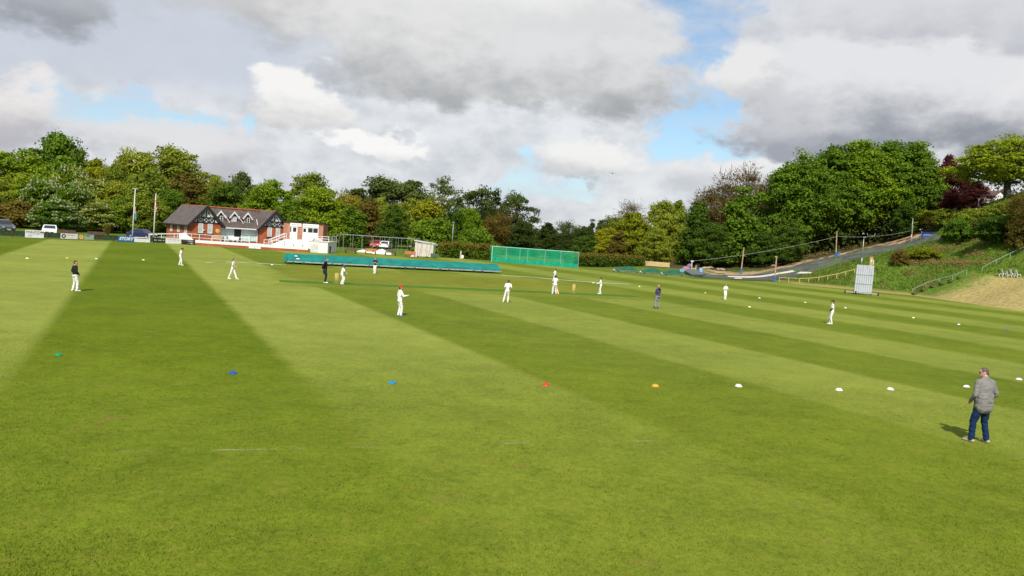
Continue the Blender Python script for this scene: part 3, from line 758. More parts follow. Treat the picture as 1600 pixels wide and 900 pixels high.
# brown dead bracken patches
cen = []
for (px,py,sx,sy,k) in ((1500,412,45,5,200),(1440,410,30,6,150),(1560,375,30,6,80),(1470,390,16,5,60),(1520,398,20,6,70),(1420,428,8,2,30)):
    for i in range(k):
        p = T(px+rngb.normal()*sx*.5, py+rngb.normal()*sy*.5); cen.append(p)
cen = np.array([(p.x,p.y,p.z) for p in cen]); Q, cl = leaves(rngb, cen+np.array([0,0,.12]), np.full(len(cen),.3), 16, .1)
tag(link('bracken', quads_mesh('bracken', Q, cl), leaf_mat('dead_bracken', (.19,.12,.045),(.30,.21,.08),.2,0)), 'brown dead growth in patches on the bank', 'bracken', kind='stuff')
# brush along the sandy strip below the wood
cen = []
for (px0,py0,px1,py1,k) in ((1100,417,1200,418,160),(1200,416,1300,397,200),(1300,397,1425,364,260),(1040,411,1095,416,90)):
    for i in range(k):
        t = rngb.random(); p = T(px0+(px1-px0)*t, py0+(py1-py0)*t-rngb.random()*4); cen.append((p.x,p.y,p.z+.15))
cen = np.array(cen); Q, cl = leaves(rngb, cen, np.full(len(cen),.4), 8, .26)
tag(link('undergrowth', quads_mesh('undergrowth', Q, cl), leaf_mat('undergrowth_leaf', (.05,.08,.015),(.22,.14,.06),.2,0)), 'scrubby undergrowth along the edge of the right wood', 'undergrowth', kind='stuff')
# dark leaf mass closing the wood behind the trunks
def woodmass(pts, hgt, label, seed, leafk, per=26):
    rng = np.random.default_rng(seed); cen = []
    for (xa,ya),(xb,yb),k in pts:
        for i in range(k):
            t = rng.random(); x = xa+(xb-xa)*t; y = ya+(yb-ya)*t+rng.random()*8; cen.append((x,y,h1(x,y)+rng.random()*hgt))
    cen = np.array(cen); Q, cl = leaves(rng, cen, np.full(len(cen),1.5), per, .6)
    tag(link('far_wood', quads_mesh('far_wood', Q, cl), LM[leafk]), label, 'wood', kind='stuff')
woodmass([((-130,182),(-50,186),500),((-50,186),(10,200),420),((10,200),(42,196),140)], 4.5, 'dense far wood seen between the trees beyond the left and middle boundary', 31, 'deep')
woodmass([((34,152),(62,156),300),((62,156),(84,158),260),((60,168),(120,172),300)], 7, 'dark inside of the right wood seen between the trees', 32, 'deep')  # shade beneath the canopy painted as a dark leaf colour
# ---------------------------------------------------------------- pavilion
PV = thing('pavilion', 'red brick cricket pavilion with two half timbered gables and three dormers under a slate roof', 'pavilion', (-46.1,113.0,0), math.atan2(.669,.743))
RZ, EZ = 5.42, 3.05
def wing(u0):
    um = u0+2.2; u1 = u0+4.4
    MB().prism([(u0,0),(u1,0),(u1,EZ),(u0,EZ)], 0, 9.7).build('wall', BRICK, PV)
    # gable infill: white panel with black timbers as a sub-part
    g = MB(); g.prism([(u0+.05,EZ),(u1-.05,EZ),(um,RZ-.12)], .02, .3); gp = g.build('gable', WHITE, PV)
    t = MB(); f = -.03
    def bar(a, b, w=.15): t.beam((a[0],f,a[1]), (b[0],f,b[1]), .08, w, (0,1,0))
    def bar2(a, b, w=.15):
        a = Vector((a[0],f,a[1])); b = Vector((b[0],f,b[1])); t.beam(a, b, w, .08, (0,1,0))
    bar2((u0,EZ+.07),(u1,EZ+.07),.2); z1 = EZ+.85; bar2((u0+.8,z1),(u1-.8,z1),.13)
    for k, x in enumerate((um-1.2,um-.4,um+.4,um+1.2)): bar2((x,EZ+.1),(x,z1),.12)
    for x in (um-1.2,um-.4,um+.4): bar2((x,EZ+.15),(x+.8,z1),.09); bar2((x+.8,EZ+.15),(x,z1),.09)
    bar2((um,z1),(um,RZ-.3),.12); bar2((um-.75,z1),(um-.2,RZ-.75),.1); bar2((um+.75,z1),(um+.2,RZ-.75),.1)
    bar2((u0+.35,EZ+.1),(um-1.2,z1-.1),.09); bar2((u1-.35,EZ+.1),(um+1.2,z1-.1),.09)
    t.build('timber_frame', BLACK, gp)
    # roof slopes
    s = (RZ-EZ)/2.2; e = .42
    r = MB(); r.slab([(u0-e,-.42,EZ-e*s),(um,-.42,RZ),(um,10.0,RZ),(u0-e,10.0,EZ-e*s)], -.12)
    r.slab([(um,-.42,RZ),(u1+e,-.42,EZ-e*s),(u1+e,10.0,EZ-e*s),(um,10.0,RZ)], -.12)
    rf = r.build('roof', SLATE, PV)
    MB().tube((um,-.44,RZ+.1),(um,10.02,RZ+.1),.1,.1,8).build('ridge_tiles', RIDGE, rf)
    b = MB(); b.beam((u0-e-.05,-.46,EZ-e*s-.06),(um,-.46,RZ+.02),.06,.34,(0,0,1)); b.beam((u1+e+.05,-.46,EZ-e*s-.06),(um,-.46,RZ+.02),.06,.34,(0,0,1)); b.tube((um,-.46,RZ-.5),(um,-.46,RZ+.42),.05,.04,6)
    b.build('bargeboard', BLACK, rf)
    g = MB(); g.tube((u0-e-.06,-.4,EZ-e*s-.02),(u0-e-.06,10,EZ-e*s-.02),.06,.06,6); g.build('gutter', BLACK, rf)
    for x in (um-.72, um+.62): window(x, 0, .68, 1.62, 3.0, True)
def window(x, y, w, z0, z1, sash=False, mat=None, face=-1):
    f = MB(); t = .075; y0 = y-.05; y1 = y+.06
    f.box(x-w/2,x-w/2+t,y0,y1,z0,z1); f.box(x+w/2-t,x+w/2,y0,y1,z0,z1); f.box(x-w/2+t,x+w/2-t,y0,y1,z1-t,z1); f.box(x-w/2+t,x+w/2-t,y0,y1,z0,z0+t)
    zm = z0+(z1-z0)*.56
    if sash:
        f.box(x-w/2+t,x+w/2-t,y0,y1,zm,zm+.05); f.box(x-.02,x+.02,y0,y1,zm+.05,z1-t); zz = zm+(z1-zm)*.5; f.box(x-w/2+t,x-.02,y0,y1,zz,zz+.035); f.box(x+.02,x+w/2-t,y0,y1,zz,zz+.035)
    o = f.build('window', WHITE, PV)
    MB().box(x-w/2+t,x+w/2-t,y-.02,y+.04,z0+t,z1-t).build('pane', CURTAIN, o)
    MB().box(x-w/2-.1,x+w/2+.1,y-.12,y+.02,z0-.11,z0-.004).build('sill', BLACK if sash else WHITE, o)
CURTAIN = pm('window_glass_with_blind', (.4,.42,.4), .15, .3, 3, 0, .5)
GLASSB2 = GLASSB
wing(0.0); wing(10.4)
# side wall windows of the left wing
for v in (1.6,4.6,7.6):
    f = MB(); f.box(-.06,.05,v-.4,v-.33,1.5,2.75); f.box(-.06,.05,v+.33,v+.4,1.5,2.75); f.box(-.06,.05,v-.33,v+.33,2.67,2.75); f.box(-.06,.05,v-.33,v+.33,1.5,1.58); f.box(-.06,.05,v-.33,v+.33,2.1,2.15)
    o = f.build('window', WHITE, PV); MB().box(-.03,.03,v-.33,v+.33,1.58,2.67).build('pane', CURTAIN, o)
# centre block
MB().box(4.402,10.398,1.0,9.0,0,2.7).build('wall', BRICK, PV)
ms = (RZ-2.7)/(5-.25)
r = MB(); r.slab([(3.0,.25,2.7),(11.8,.25,2.7),(11.8,5,RZ-.03),(3.0,5,RZ-.03)], .14)
r.slab([(11.8,9.6,2.75),(3.0,9.6,2.75),(3.0,5,RZ-.03),(11.8,5,RZ-.03)], .14)
mr = r.build('roof', SLATE, PV)
MB().tube((2.2,5,RZ+.08),(12.6,5,RZ+.08),.12,.12,8).build('ridge_tiles', RIDGE, mr)
g = MB(); g.box(4.85,10.0,.18,.25,2.5,2.66); g.build('fascia', WHITE, mr)
fl = MB()
for u in (4.15,6.2,8.3): fl.beam((u,1.3,2.72+1.05*ms),(u+.05,3.1,2.74+2.85*ms),.1,.03)
fl.beam((10.25,.5,2.75+.25*ms),(10.9,2.6,2.76+2.35*ms),.1,.03)
fl.build('flashing', OFFWHITE, mr)
for u in (4.95,7.0,9.05):
    zb = 3.5; v0 = .25+(zb-2.62)/ms
    d = MB(); d.prism([(u-.5,zb-.3),(u+.5,zb-.3),(u+.5,4.28),(u,4.82),(u-.5,4.28)], v0, v0+1.9); dm = d.build('dormer', SLATE, PV)
    rr = MB(); rr.slab([(u-.72,v0-.22,4.08),(u,v0-.22,4.92),(u,v0+2.2,4.92),(u-.72,v0+2.2,4.08)], -.07); rr.slab([(u,v0-.22,4.92),(u+.72,v0-.22,4.08),(u+.72,v0+2.2,4.08),(u,v0+2.2,4.92)], -.07); rr.build('dormer_roof', SLATE, dm)
    bb_ = MB(); bb_.beam((u-.76,v0-.25,4.02),(u,v0-.25,4.95),.05,.17); bb_.beam((u+.76,v0-.25,4.02),(u,v0-.25,4.95),.05,.17); bb_.tube((u,v0-.25,4.7),(u,v0-.25,5.15),.035,.03,6); bb_.build('bargeboard', WHITE, dm)
    w = MB(); y0 = v0-.06; y1 = v0-.003
    for a_,b_,c_,e_ in ((u-.42,u-.34,zb,4.25),(u+.34,u+.42,zb,4.25),(u-.04,u+.04,zb+.07,4.18),(u-.34,u+.34,zb,zb+.07),(u-.34,u+.34,4.18,4.25)): w.box(a_,b_,y0,y1,c_,e_)
    w.box(u-.34,u-.04,y0,y1,3.86,3.9); w.box(u+.04,u+.34,y0,y1,3.86,3.9)
    wf = w.build('window', WHITE, dm); MB().box(u-.34,u+.34,v0-.03,v0-.0015,zb+.07,4.18).build('pane', GLASSD if u != 7.0 else CURTAIN, wf)
# glazed front of the centre block: pale blinds, white posts, dark doorway
for x0, x1 in ((4.5,5.5),(5.62,6.6),(8.0,9.1),(9.22,10.3)):
    MB().box(x0,x1,.9,.995,.75,2.42).build('window', GLASSB, PV)
pp = MB()
for x in (4.42,5.56,6.67,7.9,9.16,10.34): pp.box(x-.06,x+.06,.82,.94,.6,2.5)
pp.box(4.36,6.73,.8,.93,2.42,2.56); pp.box(7.84,10.39,.8,.93,2.42,2.56)
pp.build('window_frame', WHITE, PV)
MB().box(6.76,7.8,.9,.996,.6,2.42).build('door', BLACK, PV)
o = MB(); o.lathe([(0,0),(.26,0),(.28,.03),(.26,.06),(0,.06)], n=24); em = o.build('emblem', pm('yellow_disc',(.62,.52,.12),.5,.2,6), PV); em.rotation_euler = (R_(90),0,0); em.location = (3.92,-.003,2.05)
o = MB(); o.lathe([(.1,0),(.17,0),(.17,.012),(.1,.012)], n=20); o2 = o.build('emblem_ring', pm('ochre',(.3,.2,.04),.5), em); o2.location = (0,0,.062)
MB().box(1.85,2.0,-.16,-.002,2.0,2.15).build('lamp', WHITE, PV); MB().tube((10.1,-.06,.6),(10.1,-.06,2.9),.045,.045,6).build('downpipe', BLACK, PV)

# terrace and low white wall in front of the pavilion
TR = thing('terrace', 'raised paved terrace with a low white boarded wall in front of the pavilion', 'terrace', (0,0,0))
A_ = G(305,383); B_ = G(481,394.5); 
tw = (B_-A_).normalized(); tn = Vector((-tw.y,tw.x,0)); TL = (B_-A_).length
TR.location = A_; TR.rotation_euler = (0,0,math.atan2(tw.y,tw.x))
MB().box(0,TL,0,.25,0,.34).build('brick_base', BRICK, TR)
MB().box(.1,TL,.252,12.,0,.5).build('paving', CONCRETE, TR)
bd = MB(); gate0 = (AT(388,388,A_.y).x-A_.x)/tw.x; gate1 = (AT(407,389,A_.y).x-A_.x)/tw.x
bd.box(0,gate0,-.03,.06,.342,.72); bd.box(gate1,TL,-.03,.06,.342,.72); bd.build('white_board', WHITE, TR)
gt = MB(); gm_ = (gate0+gate1)/2; gt.box(gate0+.02,gm_-.02,-.1,-.04,.06,.78); gt.box(gm_+.02,gate1-.02,-.1,-.04,.06,.78); gt.build('gate', WHITE, TR)
gx = MB()
for x0,x1 in ((gate0+.02,gm_-.02),(gm_+.02,gate1-.02)): gx.box(x0+.1,x1-.1,-.116,-.102,.4,.44)
gx.build('gate_rail', OFFWHITE, TR)
lt = MB(); rl = random.Random(4)
for x0,x1,s0 in ((.6,gate0-.5,.05),(gate1+.4,TL-.5,.05)):
    x = x0
    while x < x1:
        w = rl.uniform(.12,.3)
        if rl.random() < .82: lt.box(x,x+w*.8,-.036,-.0305,.45,.45+rl.choice((.1,.14,.14)))
        x += w
lt.build('faded_lettering', pm('faded_lettering',(.66,.62,.57),.7), TR)
def railing(name, pts, label, h=.95, mid=True, mat=None, gap=1.6, r=.035, group=None, cat='railing', post=None):
    o = thing(name, label, cat, pts[0], 0, group); P = [Vector(p)-Vector(pts[0]) for p in pts]; k = 0
    rail = MB()
    for a_,b_ in zip(P[:-1],P[1:]):
        rail.tube(a_+Vector((0,0,h)), b_+Vector((0,0,h)), r, r, 6)
        if mid: rail.tube(a_+Vector((0,0,h*.5)), b_+Vector((0,0,h*.5)), r*.8, r*.8, 6)
    rail.build('rail', mat or WHITE, o)
    for i,(a_,b_) in enumerate(zip(P[:-1],P[1:])):
        n_ = max(1,int(round((b_-a_).length/gap)))
        for j in range(n_+(1 if i == len(P)-2 else 0)):
            p = a_.lerp(b_, j/n_); MB().tube(p-Vector((0,0,.1)), p+Vector((0,0,h+r)), r*1.25, r*1.25, 6).build('post', post or mat or WHITE, o)
    return o
def tw_pt(x, y, z): return A_+tw*x+tn*y+Vector((0,0,z))
L0 = (AT(235,370,111).x-A_.x)/tw.x
railing('railing', [tw_pt(L0,.9,.15), tw_pt(L0+5.2,.9,.55), tw_pt(gate0-.2,.9,.5)], 'white double railing running up the ramp and along the terrace left of the gate', .95, True, None, 1.9)
railing('railing', [tw_pt(gate1+.1,.9,.5), tw_pt(gate1+3.6,.9,.5)], 'short white railing on the terrace right of the gate', .85, True, None, 1.4)
railing('railing', [tw_pt(L0-.6,2.6,.1), tw_pt(L0+5.2,2.6,.55)], 'rear white handrail of the ramp beside the flagpoles', .9, False, None, 2.2)
MB_ = MB(); MB_.add([tw_pt(-2.4,.2,.05),tw_pt(-.2,.2,.35),tw_pt(-2.2,.5,1.75),tw_pt(-1.7,.5,1.7),tw_pt(-2.4,.6,.05),tw_pt(-.2,.6,.35)],[(0,1,3,2),(2,3,5,4),(0,2,4),(1,5,3),(0,4,5,1)])
def sightboard():
    o = MB(); a_ = AT(281,377,109.2); e = AT(304,378,109.2)
    P0 = Vector((a_.x,109.2,.7)); 
    v = [AT(280,365,109.4), AT(289,364,109.4), AT(303,375,109.2), AT(281,374,109.2)]
    o.slab(v, .1); o.build('ramp_panel', WHITE)
    ob = bpy.data.objects['ramp_panel']; tag(ob, 'white sloping panel above the dark sponsor board left of the terrace wall', 'panel')
sightboard()
# furniture on the terrace: white slatted seats
def terrace_bench(x, y, label):
    o = thing('bench', label, 'bench', tw_pt(x,y,.5), math.atan2(tw.y,tw.x), 'benches on the terrace')
    s_ = MB(); s_.box(-.75,.75,-.22,.2,.4,.45); s_.build('seat', OFFWHITE if x > 4 else WOOD, o)
    b_ = MB(); b_.slab([(-.75,.22,.5),(.75,.22,.5),(.75,.34,.88),(-.75,.34,.88)], .04); b_.build('backrest', OFFWHITE if x > 4 else WOOD, o)
    for sx in (-.65,.65):
        l_ = MB(); l_.box(sx-.04,sx+.04,-.2,.25,0,.4); l_.build('leg', OFFWHITE, o)
terrace_bench(2.2, 1.9, 'wooden bench on the terrace under the left gable windows')
terrace_bench(4.1, 3.2, 'white bench on the terrace before the first pale window')
terrace_bench(gate1+4.4, 2.6, 'white bench on the terrace right of the gate')

# annexe with score box, steps and white store
def axis_thing(name, label, cat, px, d, z=0, rot=0, **kw):
    p = AT(px, 400, d); return thing(name, label, cat, (p.x, d, z), rot, **kw)
RF = R_(2)
AN = axis_thing('annexe', 'flat roofed brick annexe with white front and sign boards, raised on a white platform', 'annexe', 441, 121.5, 0, RF)
AW = 6.0
MB().box(0,AW,0,3.5,0,4.05).build('wall', BRICK2, AN)
MB().box(-.12,AW+.15,-.25,3.6,4.052,4.16).build('flat_roof', BLACK, AN)
for x0,x1,nm in ((1.0,2.7,'sign_panel'),(2.92,5.35,'sign_panel')):
    s_ = MB(); s_.box(x0,x1,-.12,-.003,3.42,3.92); sp_ = s_.build(nm, WHITE, AN)
    l_ = MB(); rl = random.Random(int(x0*10)); x = x0+.2
    while x < x1-.25:
        w = rl.uniform(.06,.16); l_.box(x,x+w*.75,-.126,-.1205,3.6,3.6+rl.choice((.1,.14))); x += w
    l_.build('lettering', TEXTGREY if x0 < 2 else pm('green_lettering',(.2,.3,.2),.6), sp_)
dr = MB(); dr.box(1.0,1.26,-.06,-.003,1.5,3.42); dr.box(1.26,2.12,-.05,-.003,1.5,3.42); dr.build('door', WHITE, AN)
MB().box(1.45,1.95,-.07,-.052,2.6,3.25).build('door_pane', GLASSD, AN); MB().box(1.03,1.2,-.08,-.062,2.55,3.3).build('side_pane', GLASSD, AN)
dr = MB(); dr.box(2.92,3.62,-.05,-.003,1.5,3.4); dr.build('door', WHITE, AN); MB().box(3.02,3.42,-.07,-.052,2.65,3.2).build('door_pane', GLASSD, AN)
wl = MB(); wl.box(3.64,5.3,-.05,-.003,1.5,2.62); wl.box(3.64,3.72,-.05,-.003,2.62,3.4); wl.box(4.42,4.5,-.05,-.003,2.62,3.4); wl.box(5.2,5.3,-.05,-.003,2.62,3.4); wl.box(3.72,4.42,-.05,-.003,3.3,3.4); wl.box(4.5,5.2,-.05,-.003,3.3,3.4); wf = wl.build('window', WHITE, AN)
MB().box(3.72,4.42,-.03,-.0035,2.62,3.3).build('pane', GLASSD, wf); MB().box(4.5,5.2,-.03,-.0035,2.62,3.3).build('pane', GLASSD, wf)
ST = axis_thing('platform', 'white rendered platform with two flights of steps in front of the annexe', 'platform', 441, 116.4, 0, RF)
MB().box(.3,4.0,0,5.1,0,1.48).build('wall', WHITE, ST)
f = MB(); f.prism([(4.02,0),(7.0,0),(4.02,1.48)], -.25, -.05); f.build('stair_side', WHITE, ST)
f = MB(); f.prism([(-2.2,.3),(.28,.3),(.28,1.48)], -.25, -.05); f.build('stair_side', WHITE, ST)
f = MB()
for k in range(7):
    f.box(4.02+k*.4, 4.02+(k+1)*.4+.002, -.04, 1.1, 0, 1.45-k*.2)
f.build('steps', pm('brown_steps',(.22,.13,.07),.9), ST); f = MB()
for k in range(5): f.box(.28-(k+1)*.42, .28-k*.42, -.04, 1.0, 0, 1.4-k*.2)
f.build('steps', pm('brown_steps2',(.22,.13,.07),.9), ST)
for y in (-.15,1.1):
    f = MB(); f.tube((4.0,y,2.35),(6.7,y,.95),.045,.045,6); f.tube((4.0,y,1.95),(6.7,y,.55),.04,.04,6)
    for t in (0,.33,.66,1): f.tube((4.0+2.7*t,y,1.48-1.4*t),(4.0+2.7*t,y,2.38-1.4*t),.04,.04,6)
    f.build('handrail', WHITE, ST); f = MB(); f.tube((.2,y,2.35),(-2.0,y,1.3),.045,.045,6); f.tube((.2,y,1.95),(-2.0,y,.9),.04,.04,6)
    for t in (0,.5,1): f.tube((.2-2.2*t,y,1.4-1.05*t),(.2-2.2*t,y,2.38-1.05*t),.04,.04,6)
    f.build('handrail', WHITE, ST)
f = MB(); f.beam((4.1,1.16,1.72),(6.75,1.16,.35),.06,.5); f.build('stair_panel', pm('brown_board',(.2,.115,.06),.8,.25), ST)
SB = axis_thing('store', 'white painted flat topped store at the right end of the pavilion terrace', 'store', 482, 111.6, 0, RF)
MB().box(0,2.62,0,6.5,0,1.5).build('wall', WHITE, SB); MB().box(-.05,2.7,-.06,6.6,1.502,1.58).build('roof_slab', OFFWHITE, SB)
dr = MB(); dr.box(.12,1.25,-.03,-.003,.08,1.3); dr.build('door', OFFWHITE, SB); MB().box(1.1,1.17,-.06,-.032,.62,.7).build('handle', BLACK, SB)
f = MB()
for z in (2.3,1.98): f.tube((.7,.6,z),(2.6,.6,z),.04,.04,6); f.tube((2.6,.6,z),(2.6,6.2,z),.04,.04,6)
for x,y in ((.7,.6),(1.65,.6),(2.6,.6),(2.6,3),(2.6,6.2)): f.tube((x,y,1.5),(x,y,2.33),.045,.045,6)
f.build('railing', WHITE, SB)
bn = axis_thing('litter_bin', 'dark litter bin beside the white store', 'bin', 513.5, 113.2)
f = MB(); f.lathe([(0,0),(.24,0),(.29,.85),(0,.85)], n=16); f.build('body', pm('dark_green_plastic',(.02,.035,.03),.6), bn); f = MB(); f.lathe([(.31,.85),(.31,.92),(.12,1.02),(0,1.03)], n=16); f.build('lid', BLACK, bn)

# ---------------------------------------------------------------- boundary fence, sponsor boards, flagpoles, cars
FA = G(-70,367); FB = G(252,380.2)
FA = Vector((-66,92,0)) if FA.x < -90 else FA
fd = (FB-FA).normalized(); frot = math.atan2(fd.y,fd.x); FL = (FB-FA).length
FN = thing('boundary_fence', 'long low dark green panel fence along the left boundary', 'fence', FA, frot)
MB().box(0,FL,.02,.06,.2,.74).build('panel', GREENPANEL, FN)
MB().box(0,FL,-.02,.018,.12,.2).build('rail', DARKWOOD, FN); MB().box(0,FL,-.02,.09,.742,.78).build('rail', DARKWOOD, FN)
k = 0
while k*1.9 < FL: MB().box(k*1.9-.05,k*1.9+.05,-.06,-.022,-.1,.84).build('post', DARKWOOD, FN); k += 1
def on_fence(px):   # distance along the fence seen at photo column px
    r = ray(px, 375); # intersect plan line
    # FA + fd*s = t*(rx,ry)
    den = fd.x*r[1]-fd.y*r[0]
    return (FA.y*r[0]-FA.x*r[1])/den
def board(px0, px1, z0, z1, col, label, off=.12):
    s0, s1 = on_fence(px0), on_fence(px1); p = FA+fd*s0-Vector((-fd.y,fd.x,0))*off
    o = thing('sponsor_board', label, 'sponsor board', p, frot, 'sponsor boards on the boundary fence'); w = s1-s0
    MB().box(0,w,-.015,.015,z0,z1).build('panel', col, o)
    MB().box(.05,.12,.017,.06,0,z1).build('bracket', BLACK, o); MB().box(w-.12,w-.05,.017,.06,0,z1).build('bracket', BLACK, o)
    return o, w, z0, z1
def strokes(o, x0, x1, z, h, mat, seed, name='lettering', y=-.019):
    rl = random.Random(seed); l_ = MB(); x = x0
    while x < x1:
        w = rl.uniform(.06,.14)
        if rl.random() < .85: l_.box(x,min(x+w*.8,x1),y-.003,y+.003,z,z+h*rl.choice((.7,1,1)))
        x += w
    l_.build(name, mat, o)
o,w,z0,z1 = board(38.5,68,.05,.98,WHITE,'tall white sponsor board in front of the white car')
text('lettering','TNUCOM',.36,TEXTBLACK,o,(w*.5,-.02,.72),0,.006,.15,1.25)
f = MB(); f.box(.2,w*.75,-.021,-.017,.46,.49); f.box(w*.62,w*.95,-.021,-.017,.5,.53); f.build('underline', TEXTGREY, o); strokes(o,.3,w*.5,.32,.08,pm('faint_lettering',(.5,.5,.5),.6),2,'small_lettering'); strokes(o,.3,w*.4,.2,.07,TEXTGREY,3,'small_lettering')
o,w,z0,z1 = board(94,121,.1,.76,OFFWHITE,'cream sponsor board with a round black badge')
f = MB(); f.lathe([(.12,0),(.25,0),(.25,.01),(.12,.01)], n=24); q = f.build('badge', TEXTBLACK, o); q.rotation_euler = (R_(90),0,0); q.location = (.35,-.017,.43)
strokes(o,.8,w-.2,.5,.12,pm('brown_lettering',(.3,.26,.2),.6),5); strokes(o,.9,w-.5,.26,.07,pm('pale_lettering',(.5,.48,.42),.6),6,'small_lettering')
o,w,z0,z1 = board(121.3,146.5,.06,.74,pm('grey_green_board',(.2,.26,.18),.6,.15),'grey green sponsor board with a yellow round badge')
f = MB(); f.box(.04,.72,-.018,-.0155,.1,.7); f.build('badge_panel', pm('brown_panel',(.14,.09,.03),.6), o)
f = MB(); f.lathe([(.08,0),(.27,0),(.27,.01),(.08,.01)], n=24); q = f.build('badge', pm('yellow_badge',(.6,.36,.06),.6), o); q.rotation_euler = (R_(90),0,0); q.location = (.38,-.021,.4)
strokes(o,.85,w-.5,.5,.14,TEXTBLACK,8); strokes(o,.85,w-.15,.4,.06,OFFWHITE,9,'small_lettering')
o,w,z0,z1 = board(183.5,209,.02,.78,pm('royal_blue_board',(.012,.1,.27),.5,.08),'blue sponsor board with bold white lettering below the taller flagpole')
text('lettering','STORY',.56,WHITE,o,(w*.5,-.02,.4),0,.022,.3,1.0)
o,w,z0,z1 = board(209.4,234,.05,.72,WHITE,'white sponsor board with black lines next to the blue one')
strokes(o,.15,w-.15,.5,.12,TEXTBLACK,11); strokes(o,.5,w-.5,.25,.08,pm('silver_lettering',(.55,.55,.55),.6),12,'small_lettering')
FB2 = G(305,383)
o,w,z0,z1 = board(239,257,.1,.66,BLACK,'black sponsor board with thin white lettering right of the shorter flagpole')
strokes(o,.1,w-.1,.36,.1,OFFWHITE,14)
o,w,z0,z1 = board(258.5,282.5,.02,.76,WHITE,'white sponsor board with a black frame left of the white sloping panel')
strokes(o,.2,w-.2,.5,.09,TEXTGREY,15); strokes(o,.3,w-.6,.28,.07,pm('faint_lettering2',(.5,.5,.5),.6),16,'small_lettering')
o,w,z0,z1 = board(283.5,304,.02,.74,pm('dark_brown_board',(.06,.045,.045),.6,.3),'dark sponsor board with white writing at the left end of the terrace wall')
text('lettering','Grahams',.4,OFFWHITE,o,(w*.46,-.02,.5),0,.006,.1,.9); f = MB(); f.box(w*.4,w*.82,-.02,-.016,.08,.24); f.build('white_strip', OFFWHITE, o); f = MB(); f.box(.0,w*.3,-.02,-.016,.1,.3); f.build('orange_strip', pm('rust',(.3,.1,.03),.7), o)
for px_,d_,lab in ((104,108,'long dark bench on the lawn behind the cream board'),(150,110,'long dark bench on the lawn right of the yellow badge')):
    p = AT(px_,400,d_); o = thing('bench', lab, 'bench', (p.x,d_,0), frot, 'dark benches behind the fence')
    MB().box(-1.1,1.1,-.2,.2,.42,.5).build('seat', DARKWOOD, o); MB().slab([(-1.1,.2,.55),(1.1,.2,.55),(1.1,.28,.95),(-1.1,.28,.95)],.05).build('backrest', DARKWOOD, o)
    for sx in (-.9,.9): MB().box(sx-.05,sx+.05,-.2,.24,0,.42).build('leg', DARKWOOD, o)

def flag_mesh(name, parent, x, ztop, h, w, mats, seed):
    rl = random.Random(seed); nx_, nz_ = 8, 14; V = []; Fm = []; mi = []
    for j in range(nz_+1):
        for i in range(nx_+1):
            s_ = i/nx_; t_ = j/nz_
            ww = w*(.35+.65*min(1,t_*1.4))
            V.append((x+s_*ww*.75+.03*math.sin(7*t_+4*s_), .11*math.sin(s_*11+t_*2.2)*(.4+s_), ztop-h*t_-.35*s_*h*.4))
    for j in range(nz_):
        for i in range(nx_):
            Fm.append((j*(nx_+1)+i,j*(nx_+1)+i+1,(j+1)*(nx_+1)+i+1,(j+1)*(nx_+1)+i)); mi.append(mats[1](i/nx_,j/nz_))
    me = bpy.data.meshes.new(name); me.from_pydata(V,[],Fm); o_ = link(name, me, mats[0], parent); me.polygons.foreach_set('material_index', mi); me.polygons.foreach_set('use_smooth',[True]*len(Fm))
    sd = o_.modifiers.new('thickness','SOLIDIFY'); sd.thickness = .008
    return o_
def flagpole(px, pyb, d, pyt, lean, label):
    p = AT(px,pyb,d); o = thing('flagpole', label, 'flagpole', (p.x,d,0)); H_ = AT(px,pyt,d).z
    o.rotation_euler = (0,R_(lean),0)
    f = MB(); f.tube((0,0,-.1),(0,0,H_),.09,.055,12); f.build('pole', pm('pole_white',(.52,.5,.45),.5,.08), o, True); f = MB(); f.tube((0,0,0),(0,0,.5),.16,.16,12); f.build('base', GREYSTEEL, o)
    f = MB(); f.tube((.09,-.1,.9),(.09,-.1,H_-.2),.012,.012,4); f.build('halyard', OFFWHITE, o)
    return o, H_
FD = 104.5
o,H_ = flagpole(206.5,374,109.5,295,1.5,'taller white flagpole with a crossbar at the top and a limp pale flag')
f = MB(); f.box(-.42,.35,-.06,.06,H_+.02,H_+.09); f.build('crossbar', OFFWHITE, o)
fm = [pm('flag_green',(.12,.3,.12),.8),pm('flag_cream',(.6,.55,.42),.8),pm('flag_blue',(.08,.2,.42),.8)]
flag_mesh('flag',o,.1,H_*.66,1.7,.42,(fm,lambda s,t: 1 if t < .4 else (2 if t < .75 else 0)),1)
o,H_ = flagpole(239.5,375,109.8,302,1.2,'shorter white flagpole with a limp red and white flag')
fm = [pm('flag_white',(.7,.66,.64),.8),pm('flag_red',(.5,.04,.06),.8),pm('flag_navy',(.06,.08,.3),.8)]
flag_mesh('flag',o,-.12,H_*.93,1.85,.5,(fm,lambda s,t: 1 if (abs(s-.5)<.2 or abs(t-.5)<.12 or abs(s-t)<.1) else (2 if (abs(s+t-1)<.2 and t>.3) else 0)),2)

